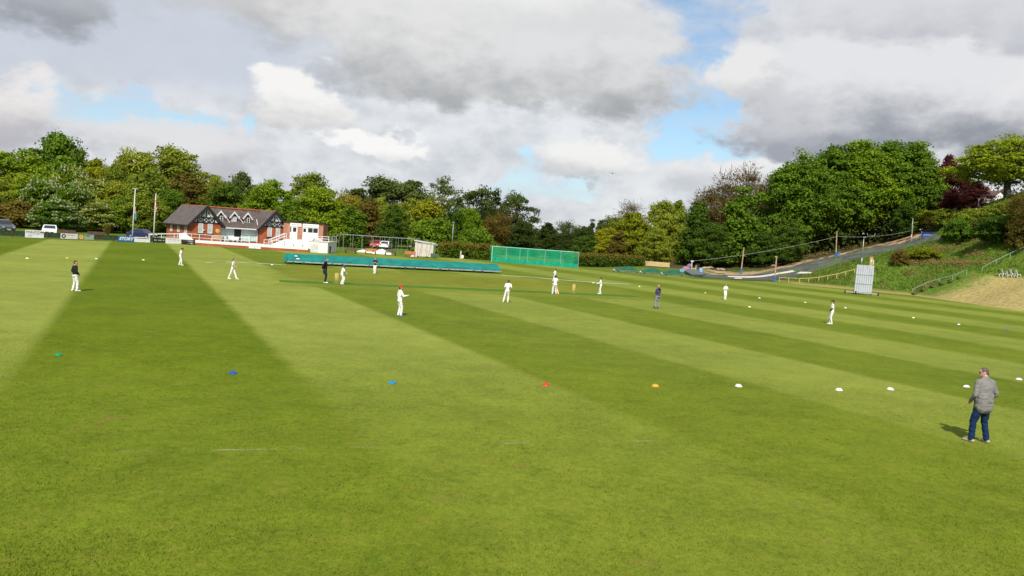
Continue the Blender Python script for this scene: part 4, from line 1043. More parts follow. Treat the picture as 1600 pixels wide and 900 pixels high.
def car(px, d, label, paint, rot, z=0, kind='hatch', L=4.2, W=1.75, H=1.45):
    p = AT(px,400,d); o = thing('parked_car', label, 'car', (p.x,d,h1(p.x,d)+z), rot)
    hl = L/2
    prof = [(-hl,.38),(-hl+.05,.62),(-hl+.12,.9),(-hl+.5,.96),(-hl+.85,H-.12),(-hl+1.15,H),(.25,H),(.62,H-.1),(1.12,.98),(hl-.35,.86),(hl-.05,.68),(hl,.4),(hl-.1,.26),(-hl+.1,.26)] if kind == 'hatch' else \
           [(-hl,.45),(-hl+.03,.85),(-hl+.1,1.05),(-hl+.32,H-.08),(-hl+.6,H),(.1,H),(.5,H-.1),(1.05,1.1),(hl-.3,1.0),(hl-.04,.8),(hl,.45),(hl-.1,.3),(-hl+.1,.3)]
    b_ = MB(); k_ = len(prof); ring = []
    for y, s_ in ((-W/2,.0),(-W/2+.0,0),(W/2,0)): pass
    V = []
    for y in (-W/2,-W*.25,W*.25,W/2):
        for x,zz in prof:
            tuck = (max(0,zz-.95)*.28) if abs(y) > W*.4 else 0
            V.append((x, y-math.copysign(tuck,y), zz))
    Fs = []
    for r_ in range(3):
        for i in range(k_): Fs.append((r_*k_+i,(r_+1)*k_+i,(r_+1)*k_+(i+1)%k_,r_*k_+(i+1)%k_))
    Fs += [tuple(range(k_)), tuple(range(4*k_-1,3*k_-1,-1))]
    b_.add(V,Fs); b_.build('body', paint, o, False, .05)
    up_ = prof[4:8]
    for s_ in (-1,1):
        g_ = MB(); yy = lambda zz: s_*(W/2-max(0,zz-.95)*.28+.012)
        zt = H-.13; zb_ = 1.0
        xs0 = -hl+.75 if kind == 'hatch' else -hl+.5
        g_.add([(xs0,yy(zb_),zb_),(1.0,yy(zb_),zb_),(.5,yy(zt),zt),(xs0+.3,yy(zt),zt)],[(0,1,2,3) if s_ < 0 else (3,2,1,0)]); g_.build('side_window', GLASSD, o)
    x0,z0_ = prof[7 if kind == 'hatch' else 6]; x1,z1_ = prof[8 if kind == 'hatch' else 7]
    def strip(nm,xa,za,xb,zb_,off):
        g_ = MB(); dx,dz = xb-xa,zb_-za; ln = math.hypot(dx,dz); nx_,nz_ = dz/ln*off,-dx/ln*off
        if nz_ < 0: nx_,nz_ = -nx_,-nz_
        g_.add([(xa+nx_,-W/2+.26,za+nz_),(xa+nx_,W/2-.26,za+nz_),(xb+nx_,W/2-.16,zb_+nz_),(xb+nx_,-W/2+.16,zb_+nz_)],[(0,1,2,3)]); g_.build(nm, GLASSD, o)
    strip('windscreen',x0,z0_,x1,z1_,.015)
    i0 = 4 if kind == 'hatch' else 3
    strip('rear_window',prof[i0][0],prof[i0][1],prof[i0-1][0],prof[i0-1][1],.015)
    for x in (-hl+.75,hl-.8):
        for s_ in (-1,1):
            w_ = MB(); w_.tube((x,s_*(W/2-.2),.31),(x,s_*(W/2+.015),.31),.315,.315,18); wo = w_.build('wheel', RUBBER, o); w_ = MB(); w_.tube((x,s_*(W/2+.016),.31),(x,s_*(W/2+.03),.31),.2,.19,14); w_.build('rim', STEEL, wo)
    for s_ in (-1,1):
        h_ = MB(); h_.ell((hl-.12,s_*(W/2-.28),.7),(.12,.2,.1),10,6); h_.build('headlight', pm('headlight_glass',(.75,.75,.72),.1,.05,1,.3,.8), o)
        h_ = MB(); h_.box(-hl-.01,-hl+.12,s_*(W/2-.22)-.14,s_*(W/2-.22)+.14,.72,.9); h_.build('tail_light', pm('red_lens',(.3,.01,.01),.2), o)
    h_ = MB(); h_.box(hl-.03,hl+.02,-.5,.5,.34,.55); h_.build('grille', BLACK, o); h_ = MB(); h_.box(hl+.021,hl+.028,-.26,.26,.36,.47); h_.build('number_plate', OFFWHITE, o)
    return o
def paint(n, c): 
    m_ = pm(n, c, .25, .04, 1, .1, .6); m_.node_tree.nodes['Principled BSDF'].inputs['Coat Weight'].default_value = .6; return m_
car(4,113,'dark slate grey car at the far left edge on the lawn',paint('slate_paint',(.06,.07,.09)),R_(-40),.0,'van',4.4,1.85,1.72)
car(77,111,'white car facing right on the lawn above the white sponsor board',paint('white_car_paint',(.78,.78,.76)),R_(-62),0,'hatch',4.2,1.78,1.45)
car(221,121,'dark blue car half hidden between the two flagpoles',paint('navy_paint',(.015,.025,.09)),R_(-10),0,'hatch',4.2,1.75,1.5)
car(588,150,'red car parked behind the net frames',paint('red_paint',(.5,.03,.035)),R_(-95),.0,'hatch',4.0,1.75,1.5)
car(602.5,150,'white car parked next to the red one behind the net frames',paint('white_paint_car',(.75,.75,.75)),R_(85),.0,'hatch',4.0,1.75,1.45)
car(648,152,'dark car mostly hidden behind the beige shed',paint('charcoal_paint',(.03,.035,.04)),R_(-95),.0,'hatch',4.0,1.75,1.5)

# ---------------------------------------------------------------- middle distance: benches, nets, shed, cover
def bench(px, py, mat, label):
    p = G(px,py); o = thing('bench', label, 'bench', p, R_(-4), 'benches between the covers and the net frames')
    f = MB(); 
    for k in range(3): f.box(-.8,.8,-.25+k*.16,-.12+k*.16,.42,.46)
    f.build('seat', mat, o); f = MB()
    for k in range(3): f.slab([(-.8,.26+k*.03,.5+k*.13),(.8,.26+k*.03,.5+k*.13),(.8,.285+k*.03,.61+k*.13),(-.8,.285+k*.03,.61+k*.13)],.03)
    f.build('backrest', mat, o)
    for sx in (-.75,.75):
        f = MB(); f.box(sx-.04,sx+.04,-.24,-.16,0,.42); f.box(sx-.04,sx+.04,.2,.28,0,.5); f.box(sx-.035,sx+.035,-.16,.2,.36,.42); f.beam((sx,.27,.48),(sx,.36,.92),.07,.06); f.build('leg', mat, o)
bench(547.5,396,DARKWOOD,'dark brown bench, leftmost of the four near the net frames')
bench(578.5,398,REDWOOD,'orange brown bench below the red car')
bench(609.5,399.5,DARKWOOD,'dark brown bench below the parked white car')
bench(640,402,REDWOOD,'orange brown bench beside the beige shed')
NF = thing('net_frame', 'long tall frame of slim steel posts for practice nets, without nets', 'net frame', AT(522,390,131), R_(1)); NF.location.z = 0
W_ = AT(650,390,131).x-NF.location.x; top = MB(); HN = 2.55
for y in (0,3.6,7.2): top.tube((0,y,HN),(W_,y,HN),.022,.022,6)
for x in np.linspace(0,W_,7): top.tube((x,0,HN),(x,7.2,HN),.02,.02,6)
top.build('top_rail', GREYSTEEL, NF)
for y,n_ in ((0,10),(3.6,8),(7.2,9)):
    for x in np.linspace(0,W_,n_): MB().tube((x,y,0),(x,y,HN),.024,.024,6).build('post', GREYSTEEL, NF)
rs = random.Random(2)
def heap(name, px0, px1, py, d, h, mat, label, cat):
    a_ = AT(px0,py,d); b_ = AT(px1,py,d); L = b_.x-a_.x; V = []; n_, m_n = 24, 8
    for j in range(m_n+1):
        for i in range(n_+1):
            s_ = i/n_; t_ = j/m_n; e_ = (math.sin(math.pi*s_)**.35)*(math.sin(math.pi*t_)**.6)
            V.append((a_.x+L*s_, d-.8+1.8*t_+.2*math.sin(s_*9), h*e_*(.65+.5*mnoise.noise((s_*6+px0,t_*3,1)))))
    Fs = [(j*(n_+1)+i,j*(n_+1)+i+1,(j+1)*(n_+1)+i+1,(j+1)*(n_+1)+i) for j in range(m_n) for i in range(n_)]
    me = bpy.data.meshes.new(name); me.from_pydata(V,[],Fs); me.polygons.foreach_set('use_smooth',[True]*len(Fs)); return tag(link(name, me, mat), label, cat)
heap('ground_sheet',558,584,393,127,.55,WHITE,'long white sheet bundled on the grass left of the white heap','sheet')
heap('ground_sheet',582,612,394.5,124.5,.85,WHITE,'larger white sheet heaped in front of the red and white cars','sheet')
heap('ground_sheet',642,652,398,122,.4,OFFWHITE,'small white bundle on the grass at the foot of the beige shed','sheet')
SH = axis_thing('shed', 'plain beige shed with a pale overhanging roof behind the metal batting cage', 'shed', 647.5, 124.5, 0, R_(-1))
MB().box(0,2.9,0,2.4,0,2.25).build('wall', pm('beige_render',(.5,.45,.38),.85,.12,1.5), SH)
f = MB(); f.slab([(-.15,-.2,2.5),(3.1,-.2,2.2),(3.1,2.6,2.2),(-.15,2.6,2.5)],.12); f.build('roof', OFFWHITE, SH)
MB().box(1.0,1.12,-.02,-.003,0,2.2).build('panel_joint', pm('beige_trim',(.42,.36,.29),.85), SH)
BCg = axis_thing('batting_cage', 'wheeled metal batting cage frame with a dark curved top in front of the shed', 'batting cage', 652, 120.5, 0, R_(-3))
f = MB()
for x in (0,1.4):
    f.tube((x,0,.15),(x,0,2.15),.03,.03,6); f.tube((x,0,2.15),(x+.5,1.2,2.3),.03,.03,6); f.tube((x,1.6,.15),(x+.5,1.2,2.3),.03,.03,6); f.tube((x,0,.15),(x,1.6,.15),.03,.03,6)
f.tube((2.6,.2,.15),(2.6,.2,2.05),.03,.03,6); f.tube((0,0,2.15),(1.4,0,2.05),.03,.03,6); f.tube((1.4,0,2.05),(2.7,.2,2.0),.03,.03,6); f.tube((0,0,.15),(2.6,.2,.15),.025,.025,6); f.build('frame', GREYSTEEL, BCg)
f = MB(); f.slab([(.3,.0,2.12),(2.9,.1,2.0),(2.9,1.2,2.12),(.5,1.2,2.3)],.03); f.build('top_net', pm('grey_net',(.2,.2,.2),.8), BCg)
f = MB(); f.box(2.0,2.9,.15,.19,.15,.75); f.build('net_skirt', pm('dark_net',(.06,.1,.05),.9), BCg)
for x,y in ((0,0),(1.4,0),(2.6,.2)):
    f = MB(); f.tube((x-.05,y-.06,.13),(x+.05,y-.06,.13),.13,.13,12); f.build('wheel', RUBBER, BCg)
o = MB(); p = G(690,400); o.box(-.22,.22,-.15,.15,0,.36); o.box(-.25,.25,-.18,.18,.362,.4); q = o.build('white_box', WHITE, None, False, .02); q.location = p; tag(q, 'small white box on the grass left of the first hedge', 'box')
wp = thing('standpipe', 'pale stubby post with a white sack against it, in front of the first hedge', 'post', G(719.5,404.5))
f = MB(); f.box(-.12,.12,-.1,.1,0,1.15); f.lathe([(.0,1.3),(.1,1.26),(.14,1.15)],n=10); f.build('post', pm('pale_stone',(.4,.33,.25),.9), wp); f = MB(); f.ell((.3,-.1,.3),(.25,.2,.34),12,8); f.build('sack', WHITE, wp, True)
# green practice net
NA = G(768,408.5); NB = G(903,419); nd_ = (NB-NA).normalized(); NLn = (NB-NA).length
NT = thing('practice_net', 'long box shaped green practice net with a solid lower band', 'practice net', NA, math.atan2(nd_.y,nd_.x)); NH = 2.35
m, nt, b = new_mat('green_netting'); p = objvec(nt)
b.inputs['Base Color'].default_value = (.0,.34,.15,1); b.inputs['Roughness'].default_value = .8
nt.links.new(mapr(nt, noise_(nt,p,.8,4,.6),.3,.7,.26,.46), b.inputs['Alpha']); NETM = m
f = MB(); f.add([(0,0,.45),(NLn,0,.45),(NLn,0,NH),(0,0,NH)],[(0,1,2,3)]); sk = -1.5; f.add([(sk,3.2,.45),(NLn+sk,3.2,.45),(NLn+sk,3.2,NH),(sk,3.2,NH)],[(0,1,2,3)]); f.add([(0,0,NH),(NLn,0,NH),(NLn+sk,3.2,NH),(sk,3.2,NH)],[(0,1,2,3)]); f.add([(0,0,.0),(sk,3.2,0),(sk,3.2,NH),(0,0,NH)],[(0,1,2,3)])
f.build('netting', NETM, NT)
f = MB(); k_ = 40; V = [(NLn*i/k_, -.03+.05*math.sin(i*1.7), 0) for i in range(k_+1)]+[(NLn*i/k_, .0, .62+.06*math.sin(i*.9)) for i in range(k_+1)]
f.add(V,[(i,i+1,k_+2+i,k_+1+i) for i in range(k_)]); q = f.build('skirt', pm('green_skirt',(.0,.24,.14),.7,.2,2,0,.3,.4,4), NT); q.modifiers.new('t','SOLIDIFY').thickness = .02
f = MB(); f.tube((0,0,NH),(NLn,0,NH),.04,.04,6); f.tube((sk,3.2,NH),(NLn+sk,3.2,NH),.03,.03,6); f.build('top_rail', pm('pale_green_pipe',(.2,.5,.38),.5), NT)
for i,x in enumerate((0,NLn*.17,NLn*.33,NLn*.42,NLn*.62,NLn*.8,NLn)):
    f = MB(); f.tube((x,.02 if 0<i<6 else 0,0),(x,.02 if 0<i<6 else 0,NH),.06 if i == 0 else .035,.06 if i == 0 else .035,8); f.build('post', pm('pale_green_pipe2',(.3,.55,.42),.5) if i == 0 else STEEL, NT)
# big roll-on covers
CA = G(449,412.5); CB = G(783,428); cd_ = (CB-CA).normalized(); CL = (CB-CA).length
CV = thing('wicket_cover', 'long teal wheeled pitch cover, tent shaped, standing behind the pitch', 'pitch cover', CA, math.atan2(cd_.y,cd_.x))
n_ = 60; V = []; hb, ht, dp = .27, 1.0, 3.0
for i in range(n_+1):
    x = CL*i/n_; sg = -.035*math.sin(math.pi*((i*5/n_)%1)); wv = .02*math.sin(i*2.1)
    V += [(x,0+wv,hb),(x,.02,hb+.16),(x,dp*.5,ht+sg),(x,dp-.02,hb+.16),(x,dp,hb)]
Fs = []
for i in range(n_):
    for j in range(4): Fs.append((i*5+j,(i+1)*5+j,(i+1)*5+j+1,i*5+j+1))
V += [(-.75,dp*.5,ht-.02),(-.25,dp*.5,hb)]; 
f = MB(); f.add(V,Fs); k_ = len(V)-2
f.add([(0,0,hb),(0,dp*.5,ht),(-.3,dp*.5,hb),(0,dp,hb)],[(0,1,2),(1,3,2)]); f.add([(CL,0,hb),(CL,dp*.5,ht),(CL,dp,hb)],[(0,1,2)])
f.build('tarpaulin', TEAL, CV)
f = MB(); f.box(0,CL,-.06,-.005,.2,.3); f.box(0,CL,dp+.005,dp+.06,.2,.3)
for i in range(11): f.box(CL*i/10-.04 if i else 0,CL*i/10+.04,0,dp,.14,.2)
f.build('frame', STEEL, CV)
for i in range(6):
    for dx in (.55,1.55):
        x = CL*i/6+dx
        if x > CL-.2: continue
        for y in (-.05,dp+.05):
            f = MB(); f.tube((x,y-.05,.13),(x,y+.05,.13),.135,.135,12); f.build('wheel', RUBBER, CV)
f = MB(); f.slab([(.75,.62,.742),(1.0,.62,.742),(1.0,.78,.82),(.75,.78,.82)],-.012); f.slab([(.85,.16,.503),(1.15,.16,.503),(1.15,.32,.582),(.85,.32,.582)],-.012); f.build('label_patch', WHITE, CV)
# boundary rope behind the pitch
def rope(pts, label, r=.05):
    o = bpy.data.objects.get('none'); f = MB(); P = [G(*q)+Vector((0,0,r)) for q in pts]; f.path(P, r, 6)
    return tag(f.build('rope', pm('worn_rope',(.42,.43,.36),.9), None, True), label, 'rope')
rope([(322,411),(352,409.6),(400,411.5),(447,414.5)],'pale rope lying on the grass left of the teal cover',.022)
rope([(783,430.5),(832,433.5),(864,436.5),(920,441),(985,444.5)],'pale rope lying on the grass right of the teal cover',.022)
# slim lamp posts
def lamp(px, pyb, d, pyt, label, head=True):
    p = T(px,pyb) if d is None else AT(px,pyb,d); 
    g_ = Vector((p.x,p.y,h1(p.x,p.y))); o = thing('street_lamp', label, 'street lamp', g_, 0, 'lamp posts around the ground'); H_ = AT(px,pyt,g_.y).z-g_.z
    f = MB(); f.tube((0,0,-.2),(0,0,H_*.25),.085,.07,8); f.tube((0,0,H_*.25),(0,0,H_),.055,.045,8); f.build('post', STEEL, o, True)
    if head: f = MB(); f.box(-.16,.2,-.22,.12,H_,H_+.13); f.box(-.12,.16,-.18,.08,H_-.03,H_-.002); f.build('lamp_head', GREYSTEEL, o)
    return o
lamp(706.5,381,138,348,'slim lamp post behind the first hedge')
lamp(1346,413,None,371,'lamp post standing behind the white sight screen')
lamp(1489,360,140,326,'lamp post on top of the bank beside the round bush')
lamp(1424,368,144,341,'thin post at the top of the ski slope',False)
# pale wooden fence beyond the second hedge
pa = AT(1008,412,139); pb2 = AT(1046,414,137); q = thing('wooden_fence', 'pale wooden board fence between the second hedge and the right wood', 'fence', (pa.x,pa.y,h1(pa.x,pa.y)), math.atan2(pb2.y-pa.y,pb2.x-pa.x)); Lq = (pb2-pa).length
f = MB()
for k in range(4): f.box(0,Lq,0,.03,.1+k*.2,.27+k*.2)
f.build('boards', PALEWOOD, q)
for k in range(5): MB().box(Lq*k/4-.05,Lq*k/4+.05,.032,.12,-.1,1.0).build('post', WOOD, q)
# three domed covers
def dome(px, py, wpx, label, hh=.75):
    p = G(px,py); w = wpx/FOC*p.y*1.0; o = thing('dome_cover', label, 'pitch cover', p, R_(8), 'three small domed covers')
    V = []; n_, m_n = 16, 10
    for j in range(m_n+1):
        for i in range(n_+1):
            s_ = i/n_; t_ = j/m_n; V.append((w*(s_-.5), 1.8*t_, .12+hh*(math.sin(math.pi*min(1,max(0,s_*.9+.02)))**.6)*math.sin(math.pi*(t_*.8+.1))+.02*math.sin(9*s_+5*t_)))
    f = MB(); f.add(V,[(j*(n_+1)+i,j*(n_+1)+i+1,(j+1)*(n_+1)+i+1,(j+1)*(n_+1)+i) for j in range(m_n) for i in range(n_)]); f.build('tarpaulin', GREENTARP, o, True)
    f = MB(); f.box(-w/2,w/2,-.03,.03,.06,.14); f.box(-w/2,w/2,1.77,1.83,.06,.14); f.box(-w/2-.06,-w/2,-.03,1.83,.06,.14); f.box(w/2,w/2+.06,-.03,1.83,.06,.14); f.build('frame', GREYSTEEL, o)
    f = MB(); f.tube((-w/2-.25,.2,.3),(-w/2-.05,.2,.12),.05,.05,6); f.ell((-w/2-.28,.2,.3),(.12,.12,.1),8,6); f.build('handle', OFFWHITE, o)
    for sx in (-.4,.4):
        f = MB(); f.tube((sx*w,-.05,.1),(sx*w,.0,.1),.1,.1,10); f.build('wheel', RUBBER, o)
dome(981,426,38,'dark green domed cover, leftmost of the three at the far boundary')
dome(1020.5,429,34,'dark green domed cover, middle of the three at the far boundary')
dome(1053,431.5,33,'dark green domed cover, nearest to the ski slope')
# crash mats and clutter at the foot of the slope
for px,py,c,lab,sz in ((1066,425.5,(.12,.3,.36),'light blue folded mat next to the domed covers',(.9,.5,.5)),(1072,424,(.3,.13,.19),'pink folded mat on the pile by the lift',(1.2,.7,.8)),(1077,421.5,(.15,.1,.22),'purple folded mat on the pile by the lift',(.8,.7,1.0)),(1094.5,426,(.2,.36,.6),'pale blue box at the foot of the ski slope',(.5,.5,.75)),(1090,416.5,(.45,.25,.12),'orange brown crate behind the lift frame',(.7,.5,.5))):
    p = T(px,py); f = MB(); a_,b_,c_ = sz
    f.ell((0,0,c_*.45),(a_*.6,b_*.6,c_*.55),12,8) if c_ > .55 and c[0] > c[2]*.5 and 'mat' in lab else f.box(-a_/2,a_/2,-b_/2,b_/2,0,c_)
    q = f.build('folded_mat' if 'mat' in lab else 'crate', pm('mat_'+lab.split()[0],c,.7,.3,4), None, 'mat' in lab, .04); q.location = p; tag(q, lab, 'mat' if 'mat' in lab else 'box')
sg = [T(1069,426.5),T(1080,431.5),T(1096,434),T(1102,431),T(1088,424.5),T(1076,423.5)]
f = MB(); f.add([p+Vector((0,0,.25+.2*random.Random(i).random())) for i,p in enumerate(sg)]+[p+Vector((0,0,.0)) for p in sg],[tuple(range(6))]+[(i,6+i,6+(i+1)%6,(i+1)%6) for i in range(6)]); tag(f.build('grey_mat', pm('grey_matting',(.1,.115,.11),.9,.35,2), None), 'dark grey crumpled matting beside the domed covers', 'matting')
# ski lift: bottom station, poles and cable
def pole(px, pyb, pyt, label, lean=0, r=.1, base=True, d=None):
    p = T(px,pyb) if d is None else AT(px,pyb,d); z0 = h1(p.x,p.y); o = thing('lift_pole', label, 'pole', (p.x,p.y,z0), 0, 'wooden poles of the ski lift'); H_ = AT(px,pyt,p.y).z-z0
    o.rotation_euler = (0,R_(lean),0)
    f = MB(); f.tube((0,0,-.2),(0,0,H_),r,r*.8,10); f.build('post', pm('pole_wood',(.36,.25,.15),.85,.25,3), o)
    if base: f = MB(); f.tube((0,0,0),(0,0,.95),r*1.8,r*1.6,10); f.build('base_pad', BLUEPAINT, o)
    return o, p, z0+H_
o,pA,zA = pole(1157.5,428.5,386,'tall wooden lift pole with a blue foot below the dark trees',2)
f = MB(); f.box(-.2,.3,-.05,.05,3.0,3.1); f.build('bracket', GREYSTEEL, o)
o,pB,zB = pole(1210,441,400,'wooden lift pole with a blue foot at the field edge',0,.11); f = MB(); f.box(-.28,.1,-.06,.06,zB-.15,zB-.02); f.build('bracket', GREYSTEEL, o)
o,pC,zC = pole(1306,402.5,361,'wooden lift pole with a blue foot and side box up the slope',-3)
f = MB(); f.beam((.15,0,.4),(.65,0,.9),.3,.3); f.build('side_box', BLUEPAINT, o)
o,pD,zD = pole(1425,368,352,'short thin lift pole at the top of the ski slope',0,.07,False,142)
LF = T(1080,424); q = thing('lift_station', 'pale timber frame of the bottom lift station', 'lift station', LF)
f = MB(); f.box(-.08,.08,-.08,.08,-.1,1.55); f.build('post', pm('grey_timber',(.4,.36,.28),.8), q); f = MB(); f.box(.62,.76,-.08,.08,-.1,1.0); f.build('post', pm('grey_timber2',(.42,.36,.26),.8), q); f = MB(); f.box(-.06,.7,-.05,.05,.4,.5); f.build('crossbar', PALEWOOD, q); f = MB(); f.box(-.2,.25,-.12,.12,1.552,1.75); f.build('pulley', OFFWHITE, q)
f = MB(); f.box(.15,.55,-.2,.2,0,.35); f.build('motor_box', BLACK, q)
def cable(a_, b_, sag, label, n_=14):
    P = [a_.lerp(b_, i/n_)-Vector((0,0,sag*4*(i/n_)*(1-i/n_))) for i in range(n_+1)]; f = MB(); f.path(P, .015, 5); tag(f.build('lift_cable', pm('cable_steel',(.42,.45,.42),.5,.1), None), label, 'cable', 'cables of the ski lift')
c0 = LF+Vector((0,0,1.66)); c1 = Vector((pC.x,pC.y,0)); c1.z = AT(1305,369,pC.y).z; c2 = Vector((pD.x,pD.y,0)); c2.z = AT(1425,360,pD.y).z
cable(c0, c1, .45, 'lower lift cable rising from the bottom station to the sloping pole'); cable(c1, c2, .5, 'upper lift cable along the top of the ski slope')
# yellow rail along the field edge
pts = [T(x,y) for x,y in ((1217.5,440.5),(1232,441),(1249,442),(1263,441.5),(1279,440),(1293,437.5),(1307,435),(1321,431.5),(1335,428))]
for p in pts: p.z = h1(p.x,p.y)
railing('yellow_rail', pts, 'low curved yellow wooden rail at the foot of the bank',   .62, False, pm('yellow_rail_paint',(.44,.35,.13),.7,.2,3), 9, .045, None, 'rail')
# stones and timber along the top of the earth strip
for i,(px,py,s_) in enumerate(((1103,419.5,.7),(1110,419,.9),(1122,421.5,.9),(1128,422,.8),(1209,416,.6),(1217,413.5,.6),(1243,409,.5),(1270,402,.45))):
    p = T(px,py); f = MB(); f.ell((0,0,.1),(s_,.3,.22),9,6); q = f.build('stone', pm('pale_stone_%d'%i,(.34,.27,.2),.9,.3,3), None); q.location = p; q.rotation_euler = (0,0,i*.7)
    for v in q.data.vertices: v.co += Vector((mnoise.noise(v.co*4+Vector((i,0,0))),mnoise.noise(v.co*4+Vector((0,i,3))),mnoise.noise(v.co*5)))*.1
    tag(q, 'rough stone lying along the bare earth strip below the right wood', 'stone', 'stones along the earth strip')
# banner
a_ = AT(1439,372,140.5); b_ = AT(1473,375,138); d_ = (b_-a_); d_.z = 0; q = thing('banner', 'dark blue banner with pale writing at the top of the ski slope', 'banner', (a_.x,a_.y,h1(a_.x,a_.y)+.1), math.atan2(d_.y,d_.x)); Lb = d_.length
MB().box(0,Lb,-.01,.01,.15,1.25).build('sheet', pm('navy_banner',(.012,.03,.17),.6,.15), q)
text('lettering','carlislesnowsports',.5,pm('pale_blue_lettering',(.3,.45,.65),.6),q,(Lb*.5,-.016,.78),0,.004,0,.78)
f = MB(); f.box(.3,Lb-.3,-.016,-.012,.36,.42); f.build('underline', pm('pale_blue_line',(.3,.4,.6),.6), q); f = MB(); f.tube((Lb,.02,-.2),(Lb,.02,1.4),.04,.04,6); f.tube((0,.02,-.2),(0,.02,1.4),.04,.04,6); f.build('post', STEEL, q)
# sight screen
SA = G(1321,458.5); SBp = G(1371,462.5); sd_ = (SBp-SA).normalized(); SL = (SBp-SA).length
SS = thing('sight_screen', 'tall white slatted sight screen on wheels at the right boundary', 'sight screen', SA, math.atan2(sd_.y,sd_.x))
x0 = SL*.27; x1 = x0+1.9; HS = AT(1340,413.5,SA.y).z; nS = 8; tl = .06
for k in range(nS):
    xa = x0+(x1-x0)*k/nS; xb = x0+(x1-x0)*(k+1)/nS-.035
    f = MB(); f.slab([(xa+.0,.1,.3),(xb,.1,.3),(xb+tl,.32,HS),(xa+tl,.32,HS)],.03); f.build('slat', pm('screen_white',(.36,.385,.42),.55,.06), SS)
f = MB()
for t in (.3,.64): f.beam((x0+tl*t,.075+.22*t,.3+(HS-.3)*t),(x1+tl*t-.05,.075+.22*t,.3+(HS-.3)*t),.02,.05)
f.build('front_rail', GREYSTEEL, SS); f = MB()
for t in (.03,.36,.68,.985): f.beam((x0-.0+tl*t,.16+.22*t,.3+(HS-.3)*t),(x1+tl*t-.05,.16+.22*t,.3+(HS-.3)*t),.05,.07)
for x in (x0+.02,(x0+x1)/2,x1-.08): f.beam((x,.16,.25),(x+tl,.38,HS),.05,.06)
f.build('frame', GREYSTEEL, SS)
f = MB(); f.box(0,SL,-.04,.04,.17,.27); f.box(x0,x0+.08,.04,1.3,.17,.27); f.box(x1,x1+.08,.04,1.3,.17,.27); f.beam((x0+.04,1.3,.2),(x0+tl,.4,HS*.8),.05,.05); f.beam((x1+.04,1.3,.2),(x1+tl,.4,HS*.8),.05,.05); f.build('axle_bar', STEEL, SS)
for x,y in ((-.06,0),(SL*.32,-.05),(SL+.06,0),(x0+.04,1.35),(x1+.04,1.35)):
    f = MB(); f.tube((x-.06,y,.2),(x+.06,y,.2),.2,.2,14); wq = f.build('wheel', RUBBER, SS); f = MB(); f.tube((x-.065,y,.2),(x+.065,y,.2),.07,.07,8); f.build('hub', GREYSTEEL, wq)
# wooden notice board behind the screen
p = T(1360,423.5); q = thing('notice_board', 'narrow wooden notice board half hidden behind the sight screen', 'notice board', p, R_(10)); f = MB(); f.box(-.26,.26,-.04,.04,.5,2.0); f.build('board', pm('varnished_wood',(.42,.25,.1),.6,.2,4), q); f = MB(); f.box(-.16,.12,-.055,-.042,1.2,1.7); f.box(.28,.4,-.05,.04,.9,1.6); f.build('notice', OFFWHITE, q); f = MB(); f.box(.1,.2,-.03,.03,-.1,.5); f.build('post', WOOD, q)
# handrails on the bank
GRN = pm('pale_green_rail',(.2,.29,.22),.5,.12)
def line_pts(pts): 
    P = [T(x,y) for x,y in pts]; return [Vector((p.x,p.y,h1(p.x,p.y))) for p in P]
railing('handrail', line_pts(((1425,459.5),(1446,450),(1467,443.5),(1488,437.5),(1510,430.5))), 'pale green handrail rising from the foot of the bank', .62, False, GRN, 9, .032, 'handrails on the bank', 'handrail')
railing('handrail', line_pts(((1534,426),(1556,414),(1578,404),(1600,394),(1640,376))), 'pale green handrail at the right edge of the photo, above the white chairs', .62, False, GRN, 9, .032, 'handrails on the bank', 'handrail')
stp = MB(); 
for i,(x,y) in enumerate(((1432,459),(1446,453.5),(1460,448),(1474,443.5),(1488,439.5),(1502,434.5))):
    p = T(x,y); c_ = p; stp.box(c_.x-.5,c_.x+.5,c_.y-.25,c_.y+.25,c_.z-.1,c_.z+.1)
tag(stp.build('steps', pm('dark_step_timber',(.09,.06,.035),.9,.3), None), 'dark timber steps beside the lower handrail', 'steps')
# white chairs
labs = ['white plastic chair with a dark side, leftmost of the row on the bank','white plastic chair second from the left on the bank','small white plastic chair in the middle of the row on the bank','white plastic chair second from the right on the bank','white plastic chair at the right end of the row on the bank']
for k,(px,py) in enumerate(((1564,433),(1569,432),(1576,433.5),(1582,433),(1590,433.5))):
    p = T(px,py); q = thing('plastic_chair', labs[k], 'chair', p, R_(70+k*7), 'white chairs on the bank'); s_ = .9 if k != 2 else .75
    q.scale = (s_,s_,s_)
    f = MB(); f.slab([(-.22,-.22,.42),(.22,-.22,.42),(.22,.22,.4),(-.22,.22,.4)],.04); f.build('seat', WHITE, q)
    f = MB(); f.slab([(-.22,.2,.42),(.22,.2,.42),(.2,.42,.95),(-.2,.42,.95)],.04); f.build('backrest', WHITE if k else BLACK, q)
    for sx in (-1,1):
        for sy in (-1,1): f = MB(); f.beam((sx*.2,sy*.2,.4),(sx*.25,sy*.3,-.03),.05,.05); f.build('leg', WHITE, q)
